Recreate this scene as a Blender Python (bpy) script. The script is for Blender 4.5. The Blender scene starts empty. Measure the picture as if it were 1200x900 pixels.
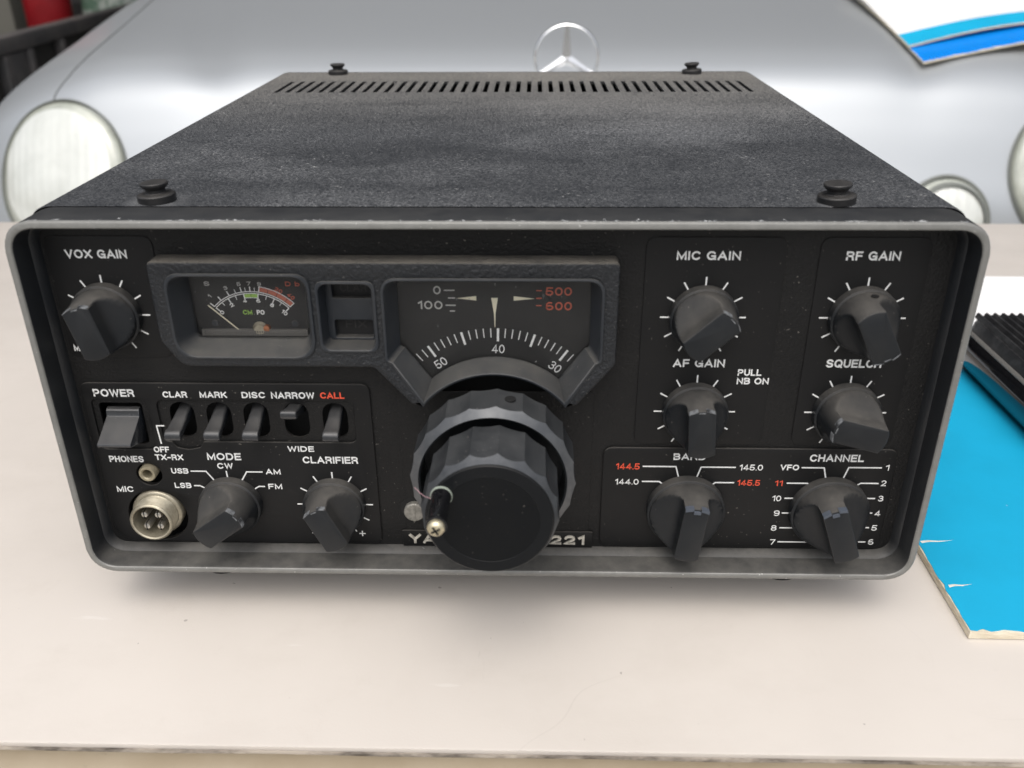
import bpy, bmesh, math, random
from mathutils import Matrix, Vector
R_ = math.radians
random.seed(7)
sc = bpy.context.scene
COL = sc.collection
UP = 18.0                       # the radio's underside stands 18 mm above the table top (z = 0)

# ---------------------------------------------------------------- camera
cd = bpy.data.cameras.new('camera'); cam = bpy.data.objects.new('camera', cd); COL.objects.link(cam)
cd.sensor_width = 36; cd.lens = 1046.45 * 36 / 1200
cd.clip_start = 0.01; cd.clip_end = 500
cam.matrix_world = (Matrix.Translation((.012357, -.242425, .196542 + UP / 1000)) @ Matrix.Rotation(.0273844, 4, 'Z')
                    @ Matrix.Rotation(1.10434671, 4, 'X') @ Matrix.Rotation(-.0061173, 4, 'Z'))
cd.dof.use_dof = True; cd.dof.focus_distance = .33; cd.dof.aperture_fstop = 15
sc.camera = cam

# ---------------------------------------------------------------- sky, sun, exposure
SUN_EL, SUN_AZ = R_(62), R_(186)         # azimuth clockwise from +Y; behind the camera
w = bpy.data.worlds.new('World'); sc.world = w; w.use_nodes = True
nt = w.node_tree; nt.nodes.clear()
sky = nt.nodes.new('ShaderNodeTexSky'); sky.sky_type = 'NISHITA'; sky.sun_disc = False
sky.sun_elevation = SUN_EL; sky.sun_rotation = SUN_AZ
sky.dust_density = 6; sky.air_density = 1.0; sky.ozone_density = 1
hs = nt.nodes.new('ShaderNodeHueSaturation'); hs.inputs['Saturation'].default_value = .42
bg = nt.nodes.new('ShaderNodeBackground'); bg.inputs['Strength'].default_value = .15
wo = nt.nodes.new('ShaderNodeOutputWorld')
nt.links.new(sky.outputs[0], hs.inputs['Color']); nt.links.new(hs.outputs[0], bg.inputs['Color']); nt.links.new(bg.outputs[0], wo.inputs[0])
sd = bpy.data.lights.new('sun', 'SUN'); sd.energy = .95; sd.angle = R_(80); sd.color = (1, .965, .92)
so = bpy.data.objects.new('sun', sd); COL.objects.link(so)
sdir = Vector((math.sin(SUN_AZ) * math.cos(SUN_EL), math.cos(SUN_AZ) * math.cos(SUN_EL), math.sin(SUN_EL)))
so.rotation_euler = sdir.to_track_quat('Z', 'Y').to_euler()
so.location = (0, -2, 5)
sc.view_settings.view_transform = 'Standard'; sc.view_settings.look = 'None'
sc.view_settings.exposure = 0.2; sc.view_settings.gamma = 1

# ---------------------------------------------------------------- materials
class NT:
    def __init__(s, name):
        s.m = bpy.data.materials.new(name); s.m.use_nodes = True; s.t = s.m.node_tree
        s.b = s.t.nodes['Principled BSDF']; s._o = None
    def n(s, typ, **kw):
        x = s.t.nodes.new('ShaderNode' + typ)
        for k, v in kw.items():
            if k in x.inputs.keys(): s.put(x.inputs[k], v)
            else: setattr(x, k, v)
        return x
    def put(s, i, v):
        if hasattr(v, 'is_output'): s.t.links.new(v, i)
        else: i.default_value = v
    def pos(s):
        if not s._o: s._o = s.n('TexCoord').outputs['Object']
        return s._o
    def noise(s, scale, detail=4, rough=.6, stretch=None, off=0):
        v = s.pos()
        if stretch or off:
            mp = s.n('Mapping'); s.put(mp.inputs['Vector'], v)
            if stretch: mp.inputs['Scale'].default_value = stretch
            mp.inputs['Location'].default_value = (off, off * .7, -off)
            v = mp.outputs[0]
        x = s.n('TexNoise'); s.put(x.inputs['Vector'], v)
        x.inputs['Scale'].default_value = scale; x.inputs['Detail'].default_value = detail; x.inputs['Roughness'].default_value = rough
        return x.outputs['Fac']
    def voro(s, scale, feature='F1'):
        x = s.n('TexVoronoi'); x.feature = feature; s.put(x.inputs['Vector'], s.pos()); x.inputs['Scale'].default_value = scale
        return x.outputs['Distance']
    def ramp(s, v, a, b, lo=0., hi=1.):
        x = s.n('MapRange'); x.clamp = True; s.put(x.inputs[0], v)
        for i, q in enumerate((a, b, lo, hi)): x.inputs[i + 1].default_value = q
        return x.outputs[0]
    def math(s, op, a, b=0.):
        x = s.n('Math'); x.operation = op; s.put(x.inputs[0], a); s.put(x.inputs[1], b); return x.outputs[0]
    def mix(s, f, a, b):
        x = s.n('Mix'); x.data_type = 'RGBA'; s.put(x.inputs[0], f)
        for i, c in ((6, a), (7, b)):
            s.put(x.inputs[i], c if hasattr(c, 'is_output') else (*c, 1))
        return x.outputs[2]
    def bump(s, h, dist, strength=1.):
        x = s.n('Bump'); s.put(x.inputs['Height'], h); x.inputs['Distance'].default_value = dist; x.inputs['Strength'].default_value = strength
        s.put(s.b.inputs['Normal'], x.outputs[0])
    def nz(s):
        g = s.n('NewGeometry'); q = s.n('SeparateXYZ'); s.put(q.inputs[0], g.outputs['Normal']); return q.outputs['Z']
    def xyz(s):
        q = s.n('SeparateXYZ'); s.put(q.inputs[0], s.pos()); return q.outputs
    def col(s, c): s.put(s.b.inputs['Base Color'], c if hasattr(c, 'is_output') else (*c, 1)); return s
    def set(s, **kw):
        for k, v in kw.items(): s.put(s.b.inputs[k.replace('_', ' ')], v)
        return s

def black_plastic(name, base, dustcol=(.125, .117, .105), dust=.5, grain=0., rough=.5, graindist=.0002, up=.55, specks=.6, spec=.5):
    """dark moulded plastic; a film of dust lies thicker where the piece faces up"""
    k = NT(name)
    ledge = k.ramp(k.nz(), .15, .95, 0., up)
    film = k.ramp(k.noise(55, 6, .65), .38, .75, 0., dust)
    f = k.math('ADD', k.math('MULTIPLY', ledge, k.ramp(k.noise(130, 5, .7), .3, .65, .45, 1.)), k.math('MULTIPLY', film, .35))
    sp = k.math('MULTIPLY', k.math('GREATER_THAN', k.noise(1100, 2, .5, None, 3.1), .735), k.ramp(k.noise(30, 3, .5, None, 7), .42, .68, 0., specks))
    c = k.mix(f, base, dustcol); c = k.mix(sp, c, (.3, .28, .25))
    k.col(c).set(Roughness=k.ramp(f, 0, .6, rough, .85), Specular_IOR_Level=spec)
    if grain: k.bump(k.noise(grain, 3, .6), graindist, 1)
    else: k.bump(k.noise(2400, 3, .6), .00003, .6)
    return k.m

M = {}
M['panel'] = black_plastic('panel_grained_black', (.0068, .0068, .0070), dust=.07, grain=1100, rough=.5, graindist=.0003, up=.3, spec=.32)
M['plate'] = black_plastic('plate_satin_black', (.0072, .0073, .0077), dust=.05, rough=.5, up=.5, spec=.3)
M['escutcheon'] = black_plastic('escutcheon_grained_charcoal', (.0095, .0115, .0145), dust=.07, grain=900, rough=.42, graindist=.0006, up=.75, dustcol=(.17, .155, .13))
M['funnel'] = black_plastic('window_reveal_grey_black', (.017, .021, .027), dust=.3, rough=.4, up=.42, dustcol=(.15, .14, .12))
M['knob'] = black_plastic('knob_black_plastic', (.0095, .0115, .0140), dust=.2, rough=.4, up=.68, specks=.9, spec=.36)
M['tuning'] = black_plastic('tuning_knob_black', (.0095, .0118, .0145), dust=.3, rough=.36, up=.30, dustcol=(.12, .122, .122), spec=.45)
M['tuning_face'] = black_plastic('tuning_knob_face_black', (.0048, .0056, .0066), dust=.04, rough=.38, up=.1, spec=.2)
M['tuning_band'] = black_plastic('tuning_knob_rim_band', (.0052, .0062, .0076), dust=.05, rough=.32, up=.1, spec=.28)
M['lever'] = black_plastic('lever_blue_black', (.014, .017, .022), dust=.4, rough=.16, up=.3, spec=.8)
M['rubber'] = black_plastic('rivet_black', (.007, .0075, .009), dust=.3, rough=.3, up=.28)
M['pocket'] = NT('pocket_black').col((.006, .006, .006)).set(Roughness=.7).m
M['foot'] = NT('foot_rubber').col((.012, .012, .012)).set(Roughness=.8).m

k = NT('tuning_chamfer_grey'); k.col(k.mix(k.ramp(k.noise(200, 4), .4, .7), (.078, .083, .09), (.11, .115, .12))).set(Roughness=.34, Metallic=.4); M['chamfer'] = k.m
k = NT('ink_white'); k.col(k.mix(k.ramp(k.noise(900, 3), .55, .72, 0, .45), (.82, .83, .82), (.42, .41, .39))).set(Roughness=.6); M['white'] = k.m
k = NT('ink_orange_red'); k.col(k.mix(k.ramp(k.noise(900, 3), .55, .72, 0, .4), (.85, .1, .045), (.3, .05, .03))).set(Roughness=.6); M['red'] = k.m
k = NT('index_worn_grey'); k.col(k.mix(k.ramp(k.noise(500, 4), .4, .62), (.19, .20, .21), (.03, .032, .035))).set(Roughness=.5); M['mark'] = k.m
M['markglint'] = NT('index_block_blue_glint').col((.075, .088, .11)).set(Roughness=.3).m  # blue-grey puts the highlight on the block bevels into the colour
M['insul'] = NT('insulator_brown').col((.06, .05, .038)).set(Roughness=.6).m
M['cream'] = NT('ink_cream').col((.72, .68, .52)).set(Roughness=.6).m
M['dimred'] = NT('ink_dull_red').col((.46, .10, .055)).set(Roughness=.6).m
M['dimwhite'] = NT('ink_dull_white').col((.45, .45, .43)).set(Roughness=.6).m
M['dim'] = NT('ink_worn_grey').col((.028, .027, .026)).set(Roughness=.6).m
M['green'] = NT('ink_green').col((.28, .48, .09)).set(Roughness=.6).m
M['arcred'] = NT('ink_brick_red').col((.42, .12, .075)).set(Roughness=.6).m

# bezel: bare grey cast edge in front, black paint on the outside and inside, scuffed along the front edge
k = NT('bezel_grey_edge'); c = k.mix(k.ramp(k.noise(160, 6, .7), .35, .7), (.185, .185, .175), (.235, .235, .222))
c = k.mix(k.math('GREATER_THAN', k.noise(700, 3, .6, None, 5), .69), c, (.5, .5, .47))
c = k.mix(k.math('GREATER_THAN', k.noise(240, 2, .5, None, 9), .765), c, (.35, .06, .05))
k.col(c).set(Roughness=.48, Metallic=.25); k.bump(k.noise(1500, 3), .0001, .7); M['edge'] = k.m
k = NT('bezel_black_paint')
yy = k.xyz()['Y']
near = k.ramp(yy, .0, .0045, 1., 0.)
chip = k.math('GREATER_THAN', k.math('ADD', k.noise(420, 5, .7), k.math('MULTIPLY', k.math('MULTIPLY', near, k.ramp(k.xyz()['Z'], .139, .141)), .20)), .725)
film = k.ramp(k.math('ADD', k.math('MULTIPLY', k.noise(120, 8, .75), .6), k.math('MULTIPLY', k.noise(34, 5, .6, None, 2), .4)), .32, .72, .10, .75)
film = k.math('MULTIPLY', film, k.ramp(k.nz(), .1, .9, .12, 1.)); film = k.math('MULTIPLY', film, k.ramp(k.xyz()['Z'], .026, .12, 1.0, .28))
c = k.mix(film, (.013, .015, .018), (.17, .162, .145)); c = k.mix(chip, c, (.42, .43, .43))
k.col(c).set(Roughness=k.ramp(film, 0, .7, .38, .8)); k.bump(k.noise(1600, 3), .00006, .7); M['bezelblack'] = k.m

# case: black wrinkle-grain vinyl, filmed with dust, scuffed
RIV = [(-101.5, 20.5), (101.5, 20.0), (-101, 293), (101, 293)]
k = NT('case_dusty_black_vinyl')
yy = k.xyz()['Y']
big = k.ramp(k.noise(16, 8, .7, (1, 1.1, 1), 2.2), .36, .66, .35)
mid = k.ramp(k.noise(70, 8, .75, (1, 1, 1), 4.4), .34, .68, .6)
fine = k.ramp(k.noise(620, 3, .7), .40, .62)
back = k.ramp(yy, .09, .285, .05, .72)
f = k.math('ADD', k.math('MULTIPLY', k.math('MULTIPLY', big, mid), .46), back)
f = k.math('ADD', f, k.math('MULTIPLY', k.ramp(k.noise(8, 7, .62, (1, 1.3, 1), 23), .50, .68), .42))
f = k.math('MULTIPLY', f, k.ramp(fine, 0, 1, .55, 1.3))
f = k.math('MULTIPLY', f, k.ramp(k.voro(1150), .15, .75, 1.55, .45))
smear = k.ramp(k.noise(15, 5, .6, (.5, 2.0, 1), 11), .60, .72)      # wiped streaks
f = k.math('MULTIPLY', f, k.ramp(smear, 0, 1, 1, .6))
f = k.math('MULTIPLY', f, k.ramp(k.nz(), .2, .95, .1, 1.))
for (rx, ry) in RIV:
    d = k.n('VectorMath'); d.operation = 'DISTANCE'; k.put(d.inputs[0], k.pos()); d.inputs[1].default_value = (rx / 1000, ry / 1000, (125 + UP) / 1000)
    halo = k.math('MULTIPLY', k.ramp(d.outputs['Value'], .005, .0125, .75, 0.), k.ramp(k.noise(180, 4, .6), .3, .6, .4, 1.))
    f = k.math('MAXIMUM', f, halo)
dcol = k.mix(k.ramp(yy, .12, .28), (.145, .149, .154), (.21, .20, .18))
c = k.mix(f, (.0125, .0145, .0175), dcol)
sp = k.math('MULTIPLY', k.math('GREATER_THAN', k.noise(520, 3, .6, None, 13), .675), k.ramp(k.noise(22, 3, .5, None, 17), .45, .7, 0, .8))
c = k.mix(sp, c, (.36, .36, .35))
k.col(c).set(Roughness=k.ramp(f, 0, .7, .44, .8), Specular_IOR_Level=.42)
k.bump(k.math('ADD', k.voro(1150), k.math('MULTIPLY', k.noise(1500, 3, .6), .4)), .0005, .7); M['case'] = k.m

k = NT('nickel_tarnished'); k.col(k.mix(k.ramp(k.noise(260, 5, .65), .35, .7), (.50, .46, .36), (.28, .25, .185))).set(Metallic=.65, Roughness=.44); k.bump(k.noise(900, 3), .00008, .5); M['nickel'] = k.m
k = NT('jack_aged_cream'); k.col(k.mix(k.ramp(k.noise(260, 5), .35, .7), (.42, .37, .26), (.26, .23, .16))).set(Roughness=.45, Metallic=.35); M['jack'] = k.m
k = NT('pin_steel'); k.col((.55, .53, .48)).set(Metallic=.9, Roughness=.3); M['pin'] = k.m
k = NT('brass_screw_pale'); k.col(k.mix(k.ramp(k.noise(500, 4), .4, .7), (.78, .70, .50), (.45, .39, .26))).set(Metallic=.8, Roughness=.33); M['brass'] = k.m
k = NT('bolt_grey'); k.col(k.mix(k.ramp(k.noise(500, 4), .4, .7), (.3, .29, .26), (.16, .155, .14))).set(Metallic=.4, Roughness=.55); M['bolt'] = k.m
k = NT('name_metal'); k.col(k.mix(k.ramp(k.noise(700, 4), .4, .7), (.75, .72, .64), (.4, .38, .33))).set(Metallic=.5, Roughness=.4); M['name'] = k.m
k = NT('crank_ring_pale'); k.col((.30, .34, .29)).set(Roughness=.5); M['ring'] = k.m
k = NT('thread_pink'); k.col((.5, .3, .33)).set(Roughness=.8); M['thread'] = k.m
k = NT('meter_face_black'); k.col(k.mix(k.ramp(k.noise(40, 3), .35, .7), (.0095, .0095, .010), (.015, .015, .015))).set(Roughness=.6); M['meterface'] = k.m
k = NT('dial_face_black'); k.col(k.mix(k.ramp(k.noise(35, 4), .35, .7), (.009, .009, .0092), (.017, .017, .0165))).set(Roughness=.5); M['dialface'] = k.m
k = NT('copper_glint'); k.col((.5, .2, .1)).set(Metallic=.8, Roughness=.35); M['copper'] = k.m

k = NT('window_pane_scratched')          # clear acrylic with dust and short scratches
tr = k.n('BsdfTransparent'); gl = k.n('BsdfGlossy'); gl.inputs['Roughness'].default_value = .06
df = k.n('BsdfDiffuse'); df.inputs['Color'].default_value = (.55, .55, .54, 1)
fr = k.n('Fresnel'); fr.inputs['IOR'].default_value = 1.22
m1 = k.n('MixShader'); k.put(m1.inputs[0], fr.outputs[0]); k.put(m1.inputs[1], tr.outputs[0]); k.put(m1.inputs[2], gl.outputs[0])
dd = k.math('ADD', k.math('MULTIPLY', k.math('GREATER_THAN', k.noise(650, 4, .65, (1, 1, .7), 3), .69), k.ramp(k.noise(45, 3, .5, None, 5), .50, .66, 0, .6)), k.ramp(k.noise(40, 4, .6), .3, .8, .001, .010))
m2 = k.n('MixShader'); k.put(m2.inputs[0], dd); k.put(m2.inputs[1], m1.outputs[0]); k.put(m2.inputs[2], df.outputs[0])
k.t.links.new(m2.outputs[0], k.t.nodes['Material Output'].inputs[0]); M['pane'] = k.m

# table: worn beige laminate
k = NT('table_beige_laminate')
c = k.mix(k.ramp(k.noise(6, 5, .55), .3, .7), (.61, .566, .517), (.55, .509, .463))
c = k.mix(k.ramp(k.noise(45, 5, .7, None, 4), .6, .8, 0, .30), c, (.48, .43, .38))
c = k.mix(k.math('MULTIPLY', k.math('GREATER_THAN', k.noise(260, 2, .4, None, 6), .775), .55), c, (.2, .18, .16))
c = k.mix(k.math('MULTIPLY', k.ramp(k.noise(90, 5, .65, (1, .14, 1), 8), .69, .73), .28), c, (.36, .33, .30))
c = k.mix(k.math('MULTIPLY', k.ramp(k.noise(120, 3, .5, (.2, 1.4, 1), 21), .72, .76), .22), c, (.75, .73, .70))
hl = k.n('TexVoronoi'); hl.feature = 'DISTANCE_TO_EDGE'; wp = k.n('VectorMath'); wp.operation = 'ADD'; nz_ = k.n('TexNoise'); nz_.inputs['Scale'].default_value = 9; k.put(nz_.inputs['Vector'], k.pos()); k.put(wp.inputs[0], k.pos()); sc2 = k.n('VectorMath'); sc2.operation = 'SCALE'; k.put(sc2.inputs[0], nz_.outputs['Color']); sc2.inputs['Scale'].default_value = .12; k.put(wp.inputs[1], sc2.outputs[0]); k.put(hl.inputs['Vector'], wp.outputs[0]); hl.inputs['Scale'].default_value = 7
c = k.mix(k.math('MULTIPLY', k.math('MULTIPLY', k.math('LESS_THAN', hl.outputs['Distance'], .0013), k.ramp(k.noise(16, 4, .6, None, 31), .5, .62)), .2), c, (.40, .37, .33))
c = k.mix(k.ramp(k.noise(11, 6, .7, (1, 1.6, 1), 41), .50, .75, 0, .24), c, (.42, .38, .33))
k.col(c).set(Roughness=k.ramp(k.noise(30, 5), .3, .7, .38, .55), Specular_IOR_Level=.4); k.bump(k.noise(1200, 3), .00008, .5); M['table'] = k.m
k = NT('table_edge_tan'); c = k.mix(k.ramp(k.noise(22, 6, .6), .3, .7), (.36, .30, .215), (.27, .215, .14))
c = k.mix(k.ramp(k.noise(70, 6, .75, (.6, 1, 1), 3), .60, .70, 0, .6), c, (.12, .10, .075)); k.col(c).set(Roughness=.5); M['trim'] = k.m
k = NT('table_groove_grime'); k.col(k.mix(k.ramp(k.noise(70, 6, .75, (.3, 1, 1)), .42, .62), (.42, .37, .31), (.055, .045, .035))).set(Roughness=.9); M['grime'] = k.m
M['leg'] = NT('table_leg_steel').col((.25, .25, .25)).set(Metallic=.8, Roughness=.4).m

def paper(name, base, edge=False, rough=.35):
    k = NT(name); c = k.mix(k.ramp(k.noise(25, 5, .6), .35, .7), base, tuple(q * .9 for q in base))
    c = k.mix(k.math('MULTIPLY', k.math('GREATER_THAN', k.noise(330, 3, .6, None, 5), .775), .4), c, (.8, .82, .8))
    k.col(c).set(Roughness=rough, Specular_IOR_Level=.4); k.bump(k.noise(60, 3), .0003, .3); return k.m
M['cyan'] = paper('cover_cyan', (.012, .40, .66)); M['blue'] = paper('cover_blue', (.0, .22, .72))
M['whitecover'] = paper('cover_white', (.82, .82, .81)); M['sheet'] = paper('sheet_white', (.86, .86, .85), rough=.6)
k = NT('page_edges_worn'); k.col(k.mix(k.ramp(k.noise(160, 5, .7, (1, 1, 6)), .35, .68), (.80, .74, .60), (.55, .47, .34))).set(Roughness=.85); M['pages'] = k.m
k = NT('worn_cover_white'); k.col(k.mix(k.ramp(k.noise(300, 4), .4, .7), (.8, .78, .70), (.6, .56, .46))).set(Roughness=.8); M['worn'] = k.m
M['spine'] = paper('spine_tan', (.55, .40, .24), rough=.7)
M['gloss'] = NT('gloss_black').col((.006, .006, .007)).set(Roughness=.07, Coat_Weight=.5).m
k = NT('ribbed_black'); k.col(k.mix(k.ramp(k.noise(200, 4), .45, .7, 0, .5), (.010, .010, .011), (.06, .06, .06))).set(Roughness=.5); M['ribs'] = k.m
k = NT('trim_pale_grey'); k.col((.16, .155, .145)).set(Roughness=.4, Metallic=.2); M['greytrim'] = k.m

k = NT('car_silver_paint')
k.col(k.mix(k.ramp(k.noise(2, 3), .3, .7, 0, .5), (.45, .475, .495), (.42, .445, .465))).set(Metallic=.5, Roughness=.42, Coat_Weight=.25, Coat_Roughness=.06); M['paint'] = k.m
k = NT('lamp_lens')
k.col(k.mix(k.ramp(k.noise(14, 4, .6), .4, .7), (.66, .68, .64), (.54, .56, .52))).set(Roughness=.06, Specular_IOR_Level=.8, Coat_Weight=1., Coat_Roughness=.03); wv = k.n('TexWave'); wv.bands_direction = 'X'; k.put(wv.inputs['Vector'], k.pos()); wv.inputs['Scale'].default_value = 24; wv.inputs['Distortion'].default_value = .3
k.bump(k.math('MULTIPLY', wv.outputs['Fac'], k.ramp(k.xyz()['Z'], -.03, .03, 1, 0)), .003, .14); M['lens'] = k.m
k = NT('lamp_lens_edge_shade'); k.col(k.mix(k.ramp(k.noise(18, 3, .6), .4, .65), (.47, .49, .43), (.33, .35, .30))).set(Roughness=.08, Coat_Weight=1., Coat_Roughness=.03); M['lensshade'] = k.m  # darker edge colour stands in for the reflector's shading behind the lens
M['reflector'] = NT('lamp_reflector').col((.85, .85, .82)).set(Metallic=1., Roughness=.2).m
M['seal'] = NT('lamp_seal_dark').col((.16, .17, .155)).set(Roughness=.6).m
M['gap'] = NT('shut_line_dark').col((.06, .065, .066)).set(Roughness=.7).m
M['chrome'] = NT('chrome').col((.9, .91, .92)).set(Metallic=1., Roughness=.22).m
k = NT('ground_concrete'); k.col(k.mix(k.ramp(k.noise(3, 6), .3, .7), (.34, .33, .31), (.24, .235, .22))).set(Roughness=.9); M['ground'] = k.m
k = NT('garage_wall_dark'); k.col(k.mix(k.ramp(k.noise(2, 5), .3, .7), (.06, .057, .052), (.035, .034, .031))).set(Roughness=.9); M['wall'] = k.m
k = NT('bin_grey_plastic'); k.col(k.mix(k.ramp(k.noise(9, 6, .7), .4, .7), (.055, .054, .055), (.11, .10, .095))).set(Roughness=.6); M['bin'] = k.m
k = NT('bin_recess_shade'); k.col((.03, .028, .026)).set(Roughness=.7); M['binshade'] = k.m  # same plastic in a darker tone, the shade of the recesses painted in
k = NT('canister_red'); k.col(k.mix(k.ramp(k.noise(8, 4), .4, .7), (.25, .008, .012), (.16, .006, .009))).set(Roughness=.35); M['redcan'] = k.m
k = NT('post_olive_grey'); k.col((.17, .165, .14)).set(Roughness=.8); M['post'] = k.m
k = NT('sack_green_white'); k.col(k.mix(k.ramp(k.noise(22, 4), .45, .55), (.12, .2, .14), (.42, .46, .42))).set(Roughness=.8); M['sack'] = k.m

# ---------------------------------------------------------------- geometry helpers (radio things are given in millimetres)
def mm(p): return (p[0] / 1000, p[1] / 1000, (p[2] + UP) / 1000)

def link(o, parent=None, label=None, cat=None, group=None, kind=None):
    COL.objects.link(o)
    if parent is not None: o.parent = parent
    if label: o['label'] = label
    if cat: o['category'] = cat
    if group: o['group'] = group
    if kind: o['kind'] = kind
    return o

def empty(name, loc, label, cat, group=None):
    o = bpy.data.objects.new(name, None); o.location = loc; o.empty_display_size = .02
    return link(o, None, label, cat, group)

class MB:
    """collects shapes and links them as one mesh object"""
    def __init__(s, scale='mm'): s.v = []; s.f = []; s.mi = []; s.mm = scale == 'mm'
    def add(s, verts, faces, mi=0):
        b = len(s.v); s.v += [tuple(q) for q in verts]; s.f += [tuple(i + b for i in f) for f in faces]; s.mi += [mi] * len(faces); return s
    def loft(s, rings, cap0=True, cap1=True, mi=0, capmi=None, closed=True):
        n = len(rings[0]); v = [q for r in rings for q in r]; f = []
        for a in range(len(rings) - 1):
            for i in range(n if closed else n - 1):
                j = (i + 1) % n; f.append((a * n + i, a * n + j, (a + 1) * n + j, (a + 1) * n + i))
        s.add(v, f, mi)
        b = len(s.v) - len(v)
        for on, st in ((cap0, 0), (cap1, (len(rings) - 1) * n)):
            if on: s.f.append(tuple(b + st + i for i in range(n))); s.mi.append(mi if capmi is None else capmi)
        return s
    def box(s, x0, x1, y0, y1, z0, z1, mi=0):
        v = [(x, y, z) for x in (x0, x1) for y in (y0, y1) for z in (z0, z1)]
        return s.add(v, [(0, 1, 3, 2), (4, 6, 7, 5), (0, 4, 5, 1), (2, 3, 7, 6), (0, 2, 6, 4), (1, 5, 7, 3)], mi)
    def lathe(s, prof, c=(0, 0, 0), axis='y', n=40, cap0=True, cap1=True, mi=0):
        rings = []
        for r, h in prof:
            ring = []
            for i in range(n):
                a = 2 * math.pi * i / n; x, y = r * math.cos(a), r * math.sin(a)
                ring.append((c[0] + x, c[1] + h, c[2] + y) if axis == 'y' else (c[0] + x, c[1] + y, c[2] + h))
            rings.append(ring)
        return s.loft(rings, cap0, cap1, mi)
    def tube(s, pts, r, n=8, mi=0):
        pts = [Vector(p) for p in pts]; rings = []
        for i, p in enumerate(pts):
            d = (pts[min(i + 1, len(pts) - 1)] - pts[max(i - 1, 0)]).normalized()
            u = d.orthogonal().normalized() if i == 0 else (u - d * u.dot(d)).normalized()
            v = d.cross(u); rr = r[i] if isinstance(r, (list, tuple)) else r
            rings.append([tuple(p + (u * math.cos(2 * math.pi * q / n) + v * math.sin(2 * math.pi * q / n)) * rr) for q in range(n)])
        return s.loft(rings)
    def build(s, name, mats, parent=None, origin=None, smooth=40, bevel=0., seg=2, **kw):
        me = bpy.data.meshes.new(name)
        vs = [mm(q) for q in s.v] if s.mm else s.v
        o = bpy.data.objects.new(name, me)
        if origin is not None:
            og = Vector(mm(origin) if s.mm else origin); vs = [tuple(Vector(q) - og) for q in vs]; o.location = og
        if parent is not None: o.location = Vector(o.location) - Vector(PLOC.get(parent.name, (0, 0, 0)))
        me.from_pydata(vs, [], s.f)
        for m in (mats if isinstance(mats, (list, tuple)) else [mats]): me.materials.append(m)
        for p, i in zip(me.polygons, s.mi): p.material_index = i
        fin(me, smooth, bevel, seg)
        link(o, parent, **kw)
        PLOC[o.name] = tuple(Vector(o.location) + (Vector(PLOC.get(parent.name, (0, 0, 0))) if parent is not None else Vector()))
        return o
PLOC = {}
def fin(me, smooth=40, bevel=0., seg=2):
    bm = bmesh.new(); bm.from_mesh(me)
    bmesh.ops.remove_doubles(bm, verts=bm.verts, dist=1e-7)
    bmesh.ops.recalc_face_normals(bm, faces=bm.faces)
    if bevel:
        es = [e for e in bm.edges if len(e.link_faces) == 2 and e.calc_face_angle(0) > R_(35)]
        bmesh.ops.bevel(bm, geom=es, offset=bevel / 1000, segments=seg, profile=.5, affect='EDGES', clamp_overlap=True)
        bmesh.ops.recalc_face_normals(bm, faces=bm.faces)
    bm.to_mesh(me); bm.free()
    if smooth:
        me.polygons.foreach_set('use_smooth', [True] * len(me.polygons)); me.set_sharp_from_angle(angle=R_(smooth))
    me.update()

def rpoly(pts, radii, n=6):
    """rounded polygon in (x, z); always len(pts)*(n+1) points"""
    out = []; N = len(pts)
    if not isinstance(radii, (list, tuple)): radii = [radii] * N
    for i in range(N):
        p = Vector(pts[i]); a = (Vector(pts[i - 1]) - p); b = (Vector(pts[(i + 1) % N]) - p)
        ang = a.angle(b); a.normalize(); b.normalize()
        t = radii[i] / math.tan(ang / 2) if ang < 3.1 else 0
        A, B = p + a * t, p + b * t
        for q in range(n + 1):
            f = q / n
            out.append(tuple(A * (1 - f) ** 2 + p * 2 * f * (1 - f) * .86 + B * f ** 2 + (A + B) * .5 * 2 * f * (1 - f) * .14))
    return out
def rrect(x0, x1, z0, z1, r, n=6): return rpoly([(x0, z0), (x1, z0), (x1, z1), (x0, z1)], r, n)
def circ(cx, cz, r, n=40): return [(cx + r * math.cos(2 * math.pi * i / n), cz + r * math.sin(2 * math.pi * i / n)) for i in range(n)]
def at(ring, y): return [(x, y, z) for x, z in ring]

def curve_mesh(outlines, half, bev=0.):
    cu = bpy.data.curves.new('tmp', 'CURVE'); cu.dimensions = '2D'; cu.fill_mode = 'BOTH'
    cu.extrude = max(half - bev, 0); cu.bevel_depth = bev; cu.bevel_resolution = 2; cu.offset = -bev
    for o in outlines:
        sp = cu.splines.new('POLY'); sp.points.add(len(o) - 1); sp.use_cyclic_u = True
        for p, q in zip(sp.points, o): p.co = (q[0], q[1], 0, 1)
    ob = bpy.data.objects.new('tmp', cu); me = bpy.data.meshes.new_from_object(ob)
    v = [tuple(q.co) for q in me.vertices]; f = [tuple(p.vertices) for p in me.polygons]
    bpy.data.objects.remove(ob); bpy.data.curves.remove(cu); bpy.data.meshes.remove(me)
    return v, f
def slab(name, outlines, y0, y1, mat, parent, bev=0., smooth=35, **kw):
    """flat plate between y0 (front) and y1 with holes"""
    v, f = curve_mesh(outlines, (y1 - y0) / 2, bev); b = MB(); yc = (y0 + y1) / 2
    return b.add([(x, yc - z, y) for x, y, z in v], f).build(name, mat, parent, smooth=smooth, **kw)

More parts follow.
